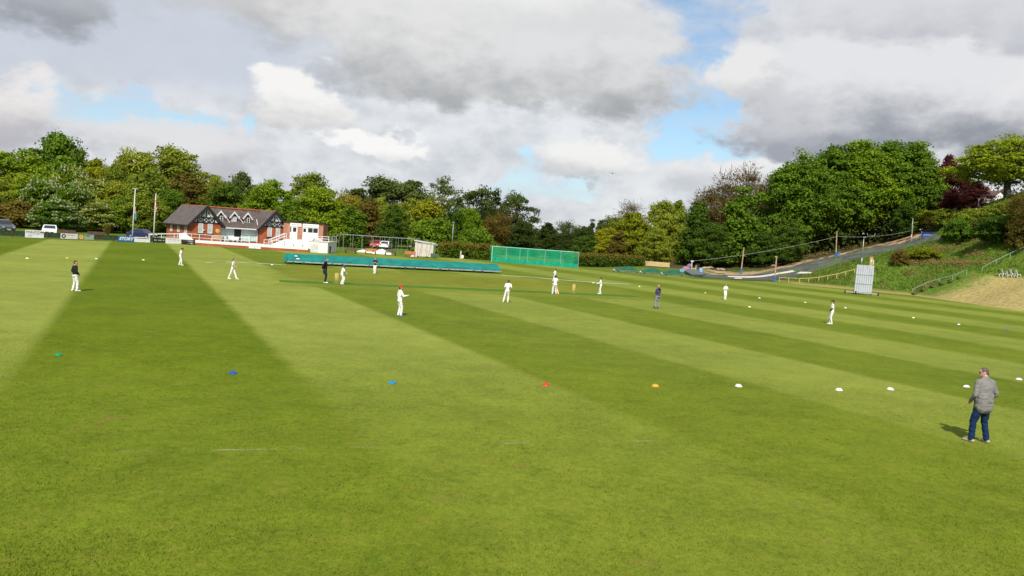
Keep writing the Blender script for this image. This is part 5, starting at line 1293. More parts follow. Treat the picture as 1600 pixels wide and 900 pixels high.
# houses on top of the hill
def house(px, d, py_eave, py_apex, wpx, label, py_base):
    c_ = AT(px,py_apex,d); zb = AT(px,py_base,d).z-1.0; w = wpx/FOC*d; ze = AT(px,py_eave,d).z; q = thing('white_house', label, 'house', (c_.x,d,zb), R_(12)); z_e = ze-zb; z_a = c_.z-zb
    f = MB(); f.prism([(-w/2,0),(w/2,0),(w/2,z_e),(0,z_a),(-w/2,z_e)], 0, 7); f.build('wall', pm('white_render',(.74,.72,.66),.8,.08), q)
    r_ = MB(); s_ = (z_a-z_e)/(w/2); e_ = .25
    r_.slab([(-w/2-e_,-.25,z_e-e_*s_+.05),(0,-.25,z_a+.05),(0,7.2,z_a+.05),(-w/2-e_,7.2,z_e-e_*s_+.05)],-.14); r_.slab([(0,-.25,z_a+.05),(w/2+e_,-.25,z_e-e_*s_+.05),(w/2+e_,7.2,z_e-e_*s_+.05),(0,7.2,z_a+.05)],-.14); r_.build('roof', SLATE, q)
    f = MB(); f.box(-.45,.45,-.05,-.003,z_e*.45,z_e*.85); wq = f.build('window', WHITE, q); f = MB(); f.box(-.38,.38,-.07,-.052,z_e*.5,z_e*.8); f.build('pane', GLASSD, wq)
    f = MB(); f.box(.2,.7,3,3.5,z_a-.6,z_a+.7); f.build('chimney', BRICK2, q); return q
house(1563,152,312,299,34,'white gabled house behind the spreading tree',320)
house(1586,156,308,300,26,'white house with grey roof at the right of the gabled one',320)
hq = axis_thing('conservatory', 'white glazed conservatory with a railing left of the gabled house', 'conservatory', 1520, 150, 0); hq.location.z = AT(1520,322,150).z-.8
f = MB(); 
for k in range(6): f.box(k*.6,k*.6+.1,0,.1,0,1.9)
f.box(0,3.1,0,.1,1.9,2.05); f.box(0,3.1,0,.1,.7,.8); f.build('frame', WHITE, hq); f = MB(); f.box(.05,3.05,.12,2.2,0,1.85); f.build('glazing', pm('pale_glazing',(.5,.5,.46),.3,.2,3), hq); f = MB(); f.slab([(-.1,-.1,2.06),(3.2,-.1,2.06),(3.2,2.4,2.8),(-.1,2.4,2.8)],-.08); f.build('roof', OFFWHITE, hq)
# stumps
def wicket(px, py, rot, label):
    o = thing('wicket', label, 'wicket', G(px,py), rot, 'wickets at the two ends of the pitch'); SW = pm('stump_wood',(.72,.5,.18),.5,.1)
    for dx in (-.095,0,.095): f = MB(); f.tube((dx,0,0),(dx,0,.69),.019,.019,8); f.ell((dx,0,.69),(.019,.019,.015),8,5); f.build('stump', SW, o, True)
    for sx in (-1,1): f = MB(); f.tube((sx*.005,0,.712),(sx*.105,0,.712),.011,.011,6); f.tube((sx*.03,0,.712),(sx*.08,0,.712),.015,.015,6); f.build('bail', SW, o)
    f = MB(); f.box(-.16,.16,-.06,.06,0,.03); f.build('base', WOOD, o)
wicket(525.5,442.5,R_(18+90-75),'wicket beside the umpire in the dark coat'); wicket(896,458.5,R_(18+90-75),'wicket to the right of the batter with the bat')
# marker discs round the boundary
CC = {'white':(.66,.66,.64),'green':(.0,.2,.07),'blue':(.004,.06,.32),'sky':(.0,.18,.34),'red':(.5,.03,.015),'orange':(.6,.27,.03),'yellow':(.6,.48,.08),'cream':(.7,.64,.4)}
CM = {k:pm('disc_'+k,v,.45,.05) for k,v in CC.items()}
DISCS = [(91.5,556,'green','green marker disc at the left, alone on the dark stripe'),(364,584,'blue','royal blue marker disc between the green and the light blue one'),(613,599.5,'sky','light blue marker disc in the middle of the near arc'),(853,602,'red','red marker disc, the only red one'),(1024,604,'orange','orange marker disc between the red and the first white one'),
 (1154,604,'white','white marker disc right of the orange one'),(1311,610,'white','white marker disc, second white one from the orange'),(1391,609,'white','white marker disc, third white one from the orange'),(1510,605,'white','white marker disc just left of the man in the grey fleece'),(1592,593.5,'white','white marker disc right of the man in the grey fleece, at the photo edge'),
 (1573.5,516.5,'blue','blue marker disc far right, below the dry bank'),(1498,507.5,'white','white marker disc far right, left of the blue one'),(1427,497,'cream','faint cream marker disc right of the boy in the black cap'),(1321,481.5,'white','small white marker disc right of the black cap of the fielder'),(1258,473,'cream','small cream marker disc left of the black capped fielder'),(1186.5,466,'white','small white marker disc right of the fielder with folded arms'),(1102,458,'yellow','small yellow marker disc between the purple jacket and the folded arms fielder'),(999,448,'cream','small cream marker disc left of the purple jacket'),(927,442.5,'white','small white marker disc left of the wicket keeper'),
 (42.5,404,'cream','cream marker disc at far left beyond the boy in the black jumper'),(105,403.8,'yellow','yellow marker disc just above the boy in the black jumper'),(150.5,404.8,'white','white marker disc right of the yellow one beyond the black jumper'),(224,406.5,'cream','cream marker disc left of the white fielder with the dark cap'),(425,414,'white','white marker disc on the rope left of the teal cover'),(1171,480,'cream','tiny cream marker disc below the folded arms fielder')]
pr_ = [(.035,.062),(.06,.06),(.1,.022),(.115,.008),(.115,.0)]
for i,(px,py,c_,lab) in enumerate(DISCS):
    f = MB(); f.lathe(pr_,n=24); f.lathe([(.035,.062),(.032,.05),(.055,.045),(.1,.01),(.115,0)],n=24); q = f.build('marker_disc', CM[c_], None, True); q.location = G(px,py)+Vector((0,0,.006)); s_ = .98; q.scale = (s_,s_,s_*1.1); q.rotation_euler = (R_((i*37%11)-5)*.8,R_((i*53%9)-4)*.8,i*1.3); tag(q, lab, 'marker disc', 'marker discs round the boundary')
# bird
q = bpy.data.objects.new('x',None); bpy.data.objects.remove(q)
p = AT(957,271,120); f = MB(); f.ell((0,0,0),(.09,.3,.08),8,6); f.add([(0,.1,0),(.55,.0,.12),(.5,-.15,.12),(0,-.12,0),(-.55,.0,.12),(-.5,-.15,.12),(0,.1,.02),(0,-.12,.02)],[(0,1,2,3),(7,5,4,6)]); q = f.build('bird', BLACK, None); q.location = p; tag(q, 'tiny dark bird flying in front of the white cloud', 'bird')
# ---------------------------------------------------------------- people
def remeshed(name, mb, vox, mat, parent, smooth=4, crumple=0.0, cs=9.0):
    me = mb.mesh('tmp'); o = bpy.data.objects.new('tmp', me); C.objects.link(o)
    r = o.modifiers.new('r','REMESH'); r.mode = 'VOXEL'; r.voxel_size = vox
    s = o.modifiers.new('s','SMOOTH'); s.factor = .5; s.iterations = smooth
    bpy.context.view_layer.update(); dg = bpy.context.evaluated_depsgraph_get()
    m2 = bpy.data.meshes.new_from_object(o.evaluated_get(dg)); m2.name = name
    bpy.data.objects.remove(o); bpy.data.meshes.remove(me)
    if crumple:
        ns = [v.normal.copy() for v in m2.vertices]
        for v, n_ in zip(m2.vertices, ns):
            c = v.co; v.co = c+n_*(crumple*(mnoise.noise(Vector((c.x*cs,c.y*cs,c.z*cs*1.6)))+.5*mnoise.noise(Vector((c.x*cs*2.3+5,c.y*cs*2.3,c.z*cs*3.5)))))
    m2.polygons.foreach_set('use_smooth',[True]*len(m2.polygons)); m2.materials.clear()
    return link(name, m2, mat, parent)
SKIN = pm('skin', (.52,.29,.2), .55, .08, 8)
CLOTH = {}
def cloth(n, c):
    if n not in CLOTH: CLOTH[n] = pm('cloth_'+n, c, .9, .05, 5, 0, .1, .08, 60)
    return CLOTH[n]
WH = cloth('cricket_white',(.66,.65,.61)); NAVY = cloth('navy',(.012,.014,.026)); BLK = cloth('black_knit',(.016,.016,.02)); GREYF = cloth('grey_fleece',(.18,.172,.165)); JEAN = cloth('blue_denim',(.009,.025,.066)); GJ = cloth('grey_trousers',(.2,.205,.22)); PURP = cloth('purple_jacket',(.06,.045,.11)); DKT = cloth('dark_trousers',(.02,.022,.032))
HB = pm('brown_hair',(.085,.04,.018),.7,.3,20); HD = pm('dark_hair',(.025,.016,.012),.7,.3,20); HG = pm('grey_hair',(.1,.075,.058),.9,.5,30); HBL = pm('blond_hair',(.35,.2,.08),.7,.3,20)
REDC = cloth('red_cap',(.55,.025,.02)); BLUEH = pm('navy_helmet',(.02,.03,.1),.35,.1); GREENC = cloth('dark_cap',(.02,.025,.025))
SHW = pm('white_shoe',(.72,.71,.68),.6,.1); SHT = pm('tan_shoe',(.33,.27,.2),.7,.25,12); SHB = pm('blue_shoe',(.08,.16,.3),.6,.1); SHK = pm('black_shoe',(.02,.02,.02),.5,.1)
PADM = pm('batting_pad',(.64,.63,.6),.6,.05); GLV = pm('glove',(.76,.74,.7),.7,.08)
EYE = pm('eye',(.03,.025,.02),.2,.05)
def person(label, px, py, face, h, arms, feet, top, bottom, shoes, hair, hat=None, sleeves='long', lean=(0,0), crouch=0.0, headturn=0.0, headtilt=(0,0), extras=(), width=1.0, topend='waist', vox=.011, group=None, grip=(.6,.6), collar=None):
    """face: compass bearing the body faces (0 = away from the camera, 90 = to the photo's right)"""
    k = h/1.75; g = G(px,py); kid = h < 1.6; W_ = width; WS = 1+(width-1)*.5; WL = 1+(width-1)*.35
    o = thing('person', label, 'person', g, R_(-face), group)
    def V(x,y,z): return Vector((x*k,y*k,z*k))
    hz = .93-crouch; lx,ly = lean
    hip = V(0,0,hz); sh = V(lx,ly,hz+.51); neck = V(lx*1.12,ly*1.15,hz+.575)
    hs = 1.12 if kid else 1.0
    hc = neck+V(headtilt[0]*.1,headtilt[1]*.1+.02,.125*hs)
    Rm = Matrix.Rotation(R_(-headturn),3,'Z') @ Matrix.Rotation(R_(-headtilt[1]*20),3,'X')
    def Hd(x,y,z): return hc+Rm@(Vector((x,y,z))*k*hs)
    up_axis = (sh-hip)
    def tor(t, x=0, y=0): return hip+up_axis*t+V(x,y,0)
    S = {s: tor(.935 if W_ > 1.08 else .96, s*.175*WS, -.005) for s in (-1,1)}
    # legs: feet (x,y) right(+1) and left(-1)
    F_ = {1: V(feet[1][0],feet[1][1],.075), -1: V(feet[0][0],feet[0][1],.075)}
    HP = {s: hip+V(s*.085*WL,0,-.03) for s in (-1,1)}
    KN = {}
    for s in (-1,1):
        mid = HP[s].lerp(F_[s], .5); d_ = (F_[s]-HP[s]).length; L = .42*k; b_ = math.sqrt(max(0,L*L-(d_/2)**2)); KN[s] = mid+Vector((s*.01*k,max(.015*k,b_),0))
    E_ = {}; WR = {}
    for s,(e,w) in zip((-1,1),arms):
        E_[s] = S[s]+V(*e); WR[s] = S[s]+V(*w)
    body = MB()
    body.ell(tor(.02),(.15*k*W_,.1*k*W_,.13*k)); body.caps(tor(.1),tor(.45),.115*k*W_,.11*k*W_)
    body.ell(tor(.68),(.165*k*W_,.105*k*W_,.2*k)); body.caps(S[-1],S[1],.058*k,.058*k); body.caps(tor(.95),neck+V(0,.0,.05),.058*k,.05*k)
    body.ell(hc,(.074*k*hs,.092*k*hs,.112*k*hs),18,12,Rm); body.ell(Hd(0,.028,-.055),(.052*k*hs,.06*k*hs,.06*k*hs),12,8,Rm)
    body.caps(Hd(0,.088,.012),Hd(0,.108,-.022),.011*k,.016*k); body.caps(Hd(-.02,.083,-.055),Hd(.02,.083,-.055),.011*k,.011*k)
    for s in (-1,1):
        body.ell(Hd(s*.076,-.005,-.005),(.012*k,.022*k,.032*k),8,6,Rm)
        body.caps(S[s],E_[s],.05*k*WS,.04*k); body.caps(E_[s],WR[s],.039*k,.027*k)
        # hand with palm, four unequal fingers and a thumb
        d_ = (WR[s]-E_[s]).normalized(); side = d_.cross(Vector((0,1,0)))
        if side.length < .2: side = d_.cross(Vector((1,0,0)))
        side.normalize(); nrm = d_.cross(side)*s
        if nrm.y < 0 and abs(nrm.y) > .3: pass
        gr = grip[0 if s < 0 else 1]
        pc = WR[s]+d_*.045*k
        body.caps(WR[s], pc, .026*k, .03*k); body.ell(pc+d_*.01*k,(.034*k,.034*k,.034*k),10,7)
        for q,(off,ln) in enumerate(((-.03,.07),(-.01,.08),(.011,.075),(.03,.06))):
            b0 = pc+side*off*k+d_*.025*k; b1 = b0+(d_*(1-gr*.5)+nrm*gr*.6)*ln*.55*k; b2 = b1+(d_*(.7-gr*1.2)+nrm*(.4+gr*.5))*ln*.5*k
            body.caps(b0,b1,.0105*k,.009*k,8); body.caps(b1,b2,.009*k,.0075*k,8)
        t0 = pc-side*.02*k-d_*.01*k; t1 = t0+(-side*.7+d_*.6+nrm*.3)*.045*k; body.caps(t0,t1,.013*k,.011*k,8); body.caps(t1,t1+(d_*.8+nrm*.5)*.03*k,.011*k,.009*k,8)
        body.caps(HP[s],KN[s],.085*k*WL,.056*k); body.caps(KN[s],F_[s],.055*k,.036*k); body.caps(F_[s]+V(0,-.03,-.035),F_[s]+V(s*.02,.14,-.045),.034*k,.03*k)
    remeshed('body', body, min(vox,.0085) if kid else min(vox,.007), SKIN, o, 3)
    for s in (-1,1):
        e = MB(); e.ell(Hd(s*.031,.086,.012),(.013*k,.008*k,.009*k),8,6,Rm); e.build('eye', EYE, o, True)
    # clothes
    t = MB(); ez = {'waist':-.02,'hip':-.22,'thigh':-.45}[topend]
    t.ell(tor(.66),(.185*k*W_,.128*k*W_,.225*k)); t.caps(tor(.15),tor(.5),.135*k*W_,.13*k*W_); t.ell(tor(.08),(.165*k*W_,.125*k*W_,.12*k)); t.caps(S[-1],S[1],.072*k,.072*k); t.caps(tor(.93),neck+V(0,0,-.02),.075*k,.062*k)
    if W_ > 1.08:
        for s in (-1,1): t.caps(neck+V(0,-.01,-.015),S[s],.06*k,.066*k)
        [t.caps(hip+V(x_,-.01,.16),hip+V(x_,-.01,-.09),.135*k*WS,.135*k*WS) for x_ in (-.065,0,.065)]
        t.ell(tor(.3,0,.03),(.18*k*W_,.14*k*W_,.2*k))
    if topend != 'waist':
        t.ell(hip+V(0,0,-.02),(.165*k*W_,.125*k*W_,.14*k))
        if topend == 'thigh': t.ell(hip+V(0,0,-.14),(.18*k*W_,.14*k*W_,.22*k))
    for s in (-1,1):
        t.caps(S[s],E_[s] if sleeves == 'long' else S[s].lerp(E_[s],.72),.07*k*WS,.055*k if sleeves == 'long' else .064*k)
        if sleeves == 'long': t.caps(E_[s],E_[s].lerp(WR[s],.93),.055*k,.041*k)
    remeshed('jacket' if top in (NAVY,PURP) else ('jumper' if top in (BLK,GREYF) else 'shirt'), t, vox, top, o, 3, .012*k)
    b = MB(); b.ell(hip+V(0,0,-.02),(.163*k*WL,.118*k*WL,.125*k)); b.caps(HP[-1]+V(0,-.03,0),HP[1]+V(0,-.03,0),.1*k*WL,.1*k*WL)
    for s in (-1,1):
        an = F_[s]+(KN[s]-F_[s])*.03
        b.caps(HP[s],KN[s],.104*k*WL,.077*k); b.caps(KN[s],an,.076*k,.066*k)
    remeshed('trousers', b, vox, bottom, o, 3, .014*k)
    for s in (-1,1):
        f = MB(); a_ = F_[s]; f.caps(a_+V(0,-.045,-.032),a_+V(s*.02,.1,-.04),.043*k,.043*k); f.ell(a_+V(s*.024,.15,-.043),(.046*k,.075*k,.034*k)); f.caps(a_+V(0,-.02,-.02),a_+V(0,-.015,.02),.044*k,.044*k)
        f2 = remeshed('shoe', f, .009, shoes, o, 2)
        for v in f2.data.vertices: v.co.z = max(v.co.z, .0)
    # hair / headgear
    if hair is not None:
        f = MB(); f.ell(Hd(0,-.016,.03),(.08*k*hs,.093*k*hs,.095*k*hs),16,10,Rm); f.ell(Hd(0,-.04,-.02),(.07*k*hs,.07*k*hs,.07*k*hs),12,8,Rm)
        remeshed('hair', f, .009, hair, o, 2, .008, 30)
    if hat in ('cap','redcap','blackcap'):
        m_ = {'cap':GREENC,'redcap':REDC,'blackcap':BLK}[hat]
        f = MB(); f.ell(Hd(0,-.008,.05),(.087*k*hs,.1*k*hs,.078*k*hs),16,10,Rm); f.slab([Hd(-.07,.06,.048),Hd(.07,.06,.048),Hd(.052,.155,.03),Hd(-.052,.155,.03)],.012*k); f.ell(Hd(0,0,.128),(.008,.008,.006),6,4)
        remeshed('cap', f, .009, m_, o, 2)
    if hat == 'helmet':
        f = MB(); f.ell(Hd(0,-.012,.035),(.1*k*hs,.118*k*hs,.1*k*hs),16,10,Rm); f.slab([Hd(-.08,.07,.045),Hd(.08,.07,.045),Hd(.06,.17,.03),Hd(-.06,.17,.03)],.014*k)
        for s in (-1,1): f.ell(Hd(s*.085,0,-.03),(.025*k*hs,.055*k*hs,.06*k*hs),10,7,Rm)
        hh_ = remeshed('helmet', f, .009, BLUEH, o, 2); f = MB()
        for z in (-.02,-.045,-.07,-.095): f.path([Hd(-.09,.03,z),Hd(-.055,.125,z),Hd(.055,.125,z),Hd(.09,.03,z)],.004*k,5)
        f.build('grille', STEEL, hh_)
    ctx = dict(o=o,k=k,V=V,Hd=Hd,E=E_,W=WR,KN=KN,F=F_,S=S,hip=hip,neck=neck,tor=tor,Rm=Rm,hs=hs)
    for e in extras: e(ctx)
    return o
def pads(c):
    k = c['k']
    for s in (-1,1):
        a_ = c['F'][s]+(c['KN'][s]-c['F'][s])*.12+Vector((0,.07*k,0)); kn = c['KN'][s]+Vector((0,.06*k,0)); tp = c['KN'][s]+Vector((0,.05*k,.17*k))
        f = MB(); f.caps(a_,kn,.082*k,.09*k); f.caps(kn,tp,.09*k,.075*k); f.ell(kn,(.1*k,.08*k,.09*k)); remeshed('pad', f, .012, PADM, c['o'], 2)
        st_ = MB()
        for t in (.25,.55,.85):
            p = c['F'][s].lerp(c['KN'][s],t); st_.lathe([(.088*k,-.02*k),(.09*k,.02*k)],p,12)
        st_.build('pad_strap', OFFWHITE, c['o'])
def gloves(c):
    for s in (-1,1):
        k = c['k']; d_ = (c['W'][s]-c['E'][s]).normalized(); f = MB(); f.caps(c['W'][s]-d_*.05*k,c['W'][s]+d_*.07*k,.05*k,.055*k)
        for q in (-.035,-.012,.012,.035): sd = d_.cross(Vector((0,0,1))).normalized() if abs(d_.z) < .9 else Vector((1,0,0)); f.caps(c['W'][s]+d_*.08*k+sd*q*k,c['W'][s]+d_*.14*k+sd*q*k+Vector((0,0,-.02*k)),.016*k,.014*k,8)
        remeshed('glove', f, .009, GLV, c['o'], 1)
def bat(c):
    k = c['k']; h0 = c['W'][1].lerp(c['W'][-1],.5); tip = Vector((.36*k,-.02*k,.02)); d_ = (tip-h0); L = d_.length; d_.normalize()
    f = MB(); f.tube(h0-d_*.12*k,h0+d_*.18*k,.017*k,.017*k,8); hd_ = f.build('bat_handle', BLK, c['o']); f = MB(); s_ = h0+d_*.18*k; f.beam(s_,tip,.105*k,.04*k,(0,1,0)); f.tube(s_-d_*.03*k,s_+d_*.03*k,.02*k,.05*k,8); f.build('bat_blade', pm('willow',(.68,.45,.22),.5,.1), c['o'], False, .012); f = MB(); m0 = s_.lerp(tip,.28); f.beam(m0,s_.lerp(tip,.5),.107*k,.042*k,(0,1,0)); f.build('bat_sticker', pm('orange_sticker',(.6,.2,.08),.5,.1), c['o'])
def hood(c):
    k = c['k']; f = MB(); f.ell(c['neck']+Vector((0,-.06*k,-.03*k)),(.12*k,.085*k,.075*k),12,8); f.ell(c['neck']+Vector((.05*k,-.085*k,-.08*k)),(.085*k,.06*k,.11*k),12,8); remeshed('hood', f, .012, BLK, c['o'], 2, .01)
def collar_(c):
    k = c['k']; f = MB(); f.lathe([(.082*k,-.06*k),(.078*k,.05*k),(.07*k,.054*k),(.066*k,-.05*k)],c['neck']+Vector((0,.0,.0)),18); f.build('collar', GREYF, c['o'], True)
    f = MB(); f.path([c['Hd'](-.076,.0,.018),c['Hd'](-.05,.088,.018),c['Hd'](.05,.088,.018),c['Hd'](.076,.0,.018)],.0035,5)
    for s in (-1,1): f.ell(c['Hd'](s*.034,.094,.008),(.024,.005,.018),10,6,c['Rm'])
    f.build('glasses', BLACK, c['o'])
    f = MB(); f.lathe([(.036*k,-.012),(.036*k,.012)],c['E'][1].lerp(c['W'][1],.86),12); f.build('watch', BLACK, c['o'])
def black_sleeve(c):
    k = c['k']; f = MB(); f.caps(c['E'][-1].lerp(c['S'][-1],.15),c['W'][-1],.056*k,.044*k); remeshed('dark_sleeve', f, .01, BLK, c['o'], 2)
def belt_red(c): pass
DOWN = ((-.05,.0,-.28),(-.04,.06,-.53)); DOWNR = ((.05,.0,-.28),(.04,.06,-.53))
PKT = ((-.10,-.04,-.27),(-.04,.13,-.45)); PKTR = ((.10,-.04,-.27),(.04,.13,-.45))
FOLD = ((-.06,.06,-.26),(.22,.2,-.22)); FOLDR = ((.06,.06,-.27),(-.22,.17,-.18))
FRONT = ((-.05,.02,-.27),(.1,.22,-.40)); FRONTR = ((.05,.02,-.27),(-.1,.22,-.40))
GP = 'people on the cricket field'
person('boy in a black jumper and white trousers standing alone at the left of the field', 116.5, 455, 35, 1.5, (PKT,PKTR), ((-.17,-.02),(.15,.06)), BLK, WH, SHW, HB, headturn=35, group=GP, topend='hip')
person('boy in whites with a dark cap standing with hands together below the pavilion', 281.5, 414.5, 65, 1.4, (FRONT,FRONTR), ((-.1,-.1),(.1,.12)), WH, WH, SHW, HD, 'cap', 'short', (0,.04), headtilt=(0,.8), group=GP)
person('boy in whites striding to the right, the bowler walking back', 363, 436, 92, 1.38, (((-.05,-.05,-.27),(-.02,.17,-.36)),((.05,-.02,-.27),(.0,.2,-.33))), ((-.07,.33),(.07,-.3)), WH, WH, SHW, HB, None, 'short', (0,.07), group=GP)
person('umpire in a long dark coat and dark trousers with grey hair', 507, 442, 85, 1.78, (((-.12,-.1,-.26),(.02,-.2,-.42)),((.12,-.12,-.26),(-.02,-.2,-.44))), ((-.09,.0),(.1,.05)), NAVY, DKT, SHW, HG, None, 'long', (0,.02), topend='thigh', headtilt=(0,.3), group=GP)
person('batter in a dark helmet and pads waiting beside the left wicket, leaning forward', 533.5, 444, 60, 1.34, (((-.1,.1,-.24),(.05,.3,-.36)),((.1,.08,-.24),(-.02,.28,-.38))), ((-.17,.02),(.17,-.02)), WH, WH, SHW, None, 'helmet', 'short', (0,.1), .03, headtilt=(0,.5), extras=(pads,gloves), group=GP)
person('boy in a black top with folded arms in front of the teal cover', 585.5, 427.5, 190, 1.4, (FOLD,FOLDR), ((-.06,0),(.07,.02)), BLK, WH, SHW, HB, None, 'short', group=GP)
person('boy in a bright red cap and whites with one hand raised', 623.5, 494.5, 62, 1.46, (((-.07,-.04,-.26),(-.1,.14,-.42)),((.1,.1,-.24),(.1,.34,-.2))), ((-.1,-.02),(.12,.06)), WH, WH, SHB, HB, 'redcap', 'long', (0,.0), topend='hip', extras=(), group=GP)
person('brown haired boy in whites standing with legs apart, seen from behind in midfield', 791.5, 472.5, 8, 1.4, (((-.1,-.04,-.26),(-.02,.12,-.42)),((.1,-.04,-.26),(.03,.1,-.43))), ((-.26,.0),(.08,.04)), WH, WH, SHW, HB, None, 'short', (.06,.0), group=GP)
person('batter in a dark helmet and pads holding a bat, seen from behind', 866.5, 459.5, -10, 1.42, (((-.06,.1,-.25),(.2,.2,-.42)),((.1,.08,-.26),(.02,.2,-.44))), ((-.2,.0),(.13,.02)), WH, WH, SHW, None, 'helmet', 'short', (.0,.05), .02, headturn=-40, extras=(pads,gloves,bat), group=GP)
person('dark haired boy in whites partly hidden behind the batter with the bat', 866, 444, -60, 1.42, (FRONT,FRONTR), ((-.1,0),(.1,.0)), WH, WH, SHW, HD, None, 'short', group=GP)
person('wicket keeper in whites, dark cap and gloves facing left', 938, 459.5, -80, 1.3, (((-.06,.08,-.22),(-.02,.3,-.3)),((.06,.06,-.22),(.0,.28,-.32))), ((-.1,-.04),(.1,.14)), WH, WH, SHW, HD, 'cap', 'long', (0,.05), extras=(gloves,), group=GP)
person('person in a purple jacket with a dark hood and grey trousers, arms folded', 1026.5, 482, -35, 1.55, (FOLD,FOLDR), ((-.13,.0),(.13,.02)), PURP, GJ, SHK, HBL, None, 'long', topend='hip', extras=(hood,), group=GP)
person('dark haired boy in whites facing the camera with folded arms', 1132.5, 468, 172, 1.3, (FOLD,FOLDR), ((-.08,0),(.07,.02)), WH, WH, SHW, HD, None, 'long', group=GP)
person('boy in whites with a black cap and a dark sleeve near the sight screen', 1298.5, 506.5, -75, 1.47, (((-.03,.03,-.27),(-.06,.2,-.42)),((.04,-.03,-.27),(.02,.12,-.46))), ((-.06,-.02),(.06,.08)), WH, WH, SHW, HD, 'blackcap', 'short', extras=(black_sleeve,), group=GP)
person('man in a grey fleece and blue jeans with hands at his front pockets', 1530, 691.5, -20, 1.78, (((-.09,-.02,-.28),(-.03,.14,-.46)),((.13,-.05,-.27),(.08,.12,-.44))), ((-.18,.07),(.16,-.05)), GREYF, JEAN, SHT, HG, None, 'long', (.02,.03), width=1.36, topend='hip', headturn=-50, headtilt=(0,.3), extras=(collar_,), vox=.009, group=GP)
# ---------------------------------------------------------------- sky, sun, world
SUN_EL = 44.0; SUN_AZ = 184.6
wd = bpy.data.worlds.new('World'); sc.world = wd; wd.use_nodes = True
nt = wd.node_tree; bg = nt.nodes['Background']
SKY_S = .1; EXPO = .35
sky = N(nt, 'ShaderNodeTexSky', sky_type='NISHITA'); sky.sun_disc = False
sky.sun_elevation = R_(SUN_EL); sky.sun_rotation = R_(SUN_AZ); sky.altitude = 50; sky.air_density = 1.0; sky.dust_density = .8; sky.ozone_density = 1.6
vec = N(nt, 'ShaderNodeTexCoord').outputs['Generated']
sp = N(nt,'ShaderNodeSeparateXYZ'); nt.links.new(vec, sp.inputs[0])
az = math_(nt,'MULTIPLY', math_(nt,'ARCTAN2', sp.outputs[0], sp.outputs[1]), 180/math.pi)
el = math_(nt,'MULTIPLY', math_(nt,'ARCSINE', sp.outputs[2]), 180/math.pi)
mp = N(nt,'ShaderNodeMapping'); nt.links.new(vec, mp.inputs[0]); mp.inputs['Scale'].default_value = (1,1,1.7)
nv_ = mp.outputs[0]
nc = noise_(nt, nv_, 5.5, 9, .56, True); s1 = N(nt,'ShaderNodeSeparateColor'); nt.links.new(nc, s1.inputs[0])
nd = noise_(nt, nv_, 13, 9, .6, True); s2 = N(nt,'ShaderNodeSeparateColor'); nt.links.new(nd, s2.inputs[0])
nb = noise_(nt, nv_, 19, 4, .55)
puff = math_(nt,'SUBTRACT', math_(nt,'ABSOLUTE', math_(nt,'SUBTRACT', nb, .5)), .09)
def cen0(s, k): return math_(nt,'MULTIPLY', math_(nt,'SUBTRACT', s, .5), k)
azw = math_(nt,'ADD', math_(nt,'ADD', az, cen0(s1.outputs[0], 15)), cen0(s2.outputs[0], 6.5))
elw = math_(nt,'ADD', math_(nt,'ADD', math_(nt,'ADD', el, cen0(s1.outputs[1], 8.5)), cen0(s2.outputs[1], 3.6)), math_(nt,'MULTIPLY', puff, 2.6))
relief = math_(nt,'ADD', math_(nt,'ADD', cen0(s2.outputs[2], 2.2), cen0(s1.outputs[2], 2.0)), math_(nt,'MULTIPLY', puff, -1.2))
def dirpx(px, py):
    r = Vector(ray(px,py)).normalized(); return math.degrees(math.atan2(r.x,r.y)), math.degrees(math.asin(r.z))
K = 1/(SKY_S*2**EXPO)
def lin(s): 
    s = s/255; return (s/12.92 if s < .04045 else ((s+.055)/1.055)**2.4)
def rgb(t): return tuple(lin(c)*K for c in t)
col = mixc(nt, 1.0, sky.outputs[0], (.9,1.06,1.12), 'MULTIPLY')
# thin high veil with streaks
mv = N(nt,'ShaderNodeMapping'); nt.links.new(vec, mv.inputs[0]); mv.inputs['Scale'].default_value = (2.2,1.0,7); mv.inputs['Rotation'].default_value = (0,R_(14),R_(20))
veil = noise_(nt, mv.outputs[0], 2.6, 7, .62)
col = mixc(nt, math_(nt,'ADD', mapr(nt, veil, .36, .68, .1, .75), mapr(nt, el, 0, 7, .4, 0), clamp=True), col, rgb((208,217,229)))
def ellr(x, y, rx, ru, rd):
    a0, e0 = dirpx(x, y); a1, _ = dirpx(x+rx, y+rx*.066); _, e1 = dirpx(x, y-ru); _, e2 = dirpx(x, y+rd)
    ra = abs(a1-a0); re_u = abs(e1-e0); re_d = abs(e0-e2)
    cb_ = N(nt,'ShaderNodeCombineXYZ')
    nt.links.new(math_(nt,'MULTIPLY_ADD', azw, 1/ra, -a0/ra), cb_.inputs[0])
    if abs(re_u-re_d) < .05: nt.links.new(math_(nt,'MULTIPLY_ADD', elw, 1/re_u, -e0/re_u), cb_.inputs[1])
    else: nt.links.new(math_(nt,'MAXIMUM', math_(nt,'MULTIPLY_ADD', elw, 1/re_u, -e0/re_u), math_(nt,'MULTIPLY_ADD', elw, -1/re_d, e0/re_d)), cb_.inputs[1])
    ln = N(nt,'ShaderNodeVectorMath', operation='LENGTH'); nt.links.new(cb_.outputs[0], ln.inputs[0])
    return ln.outputs['Value'], e0, re_u, re_d
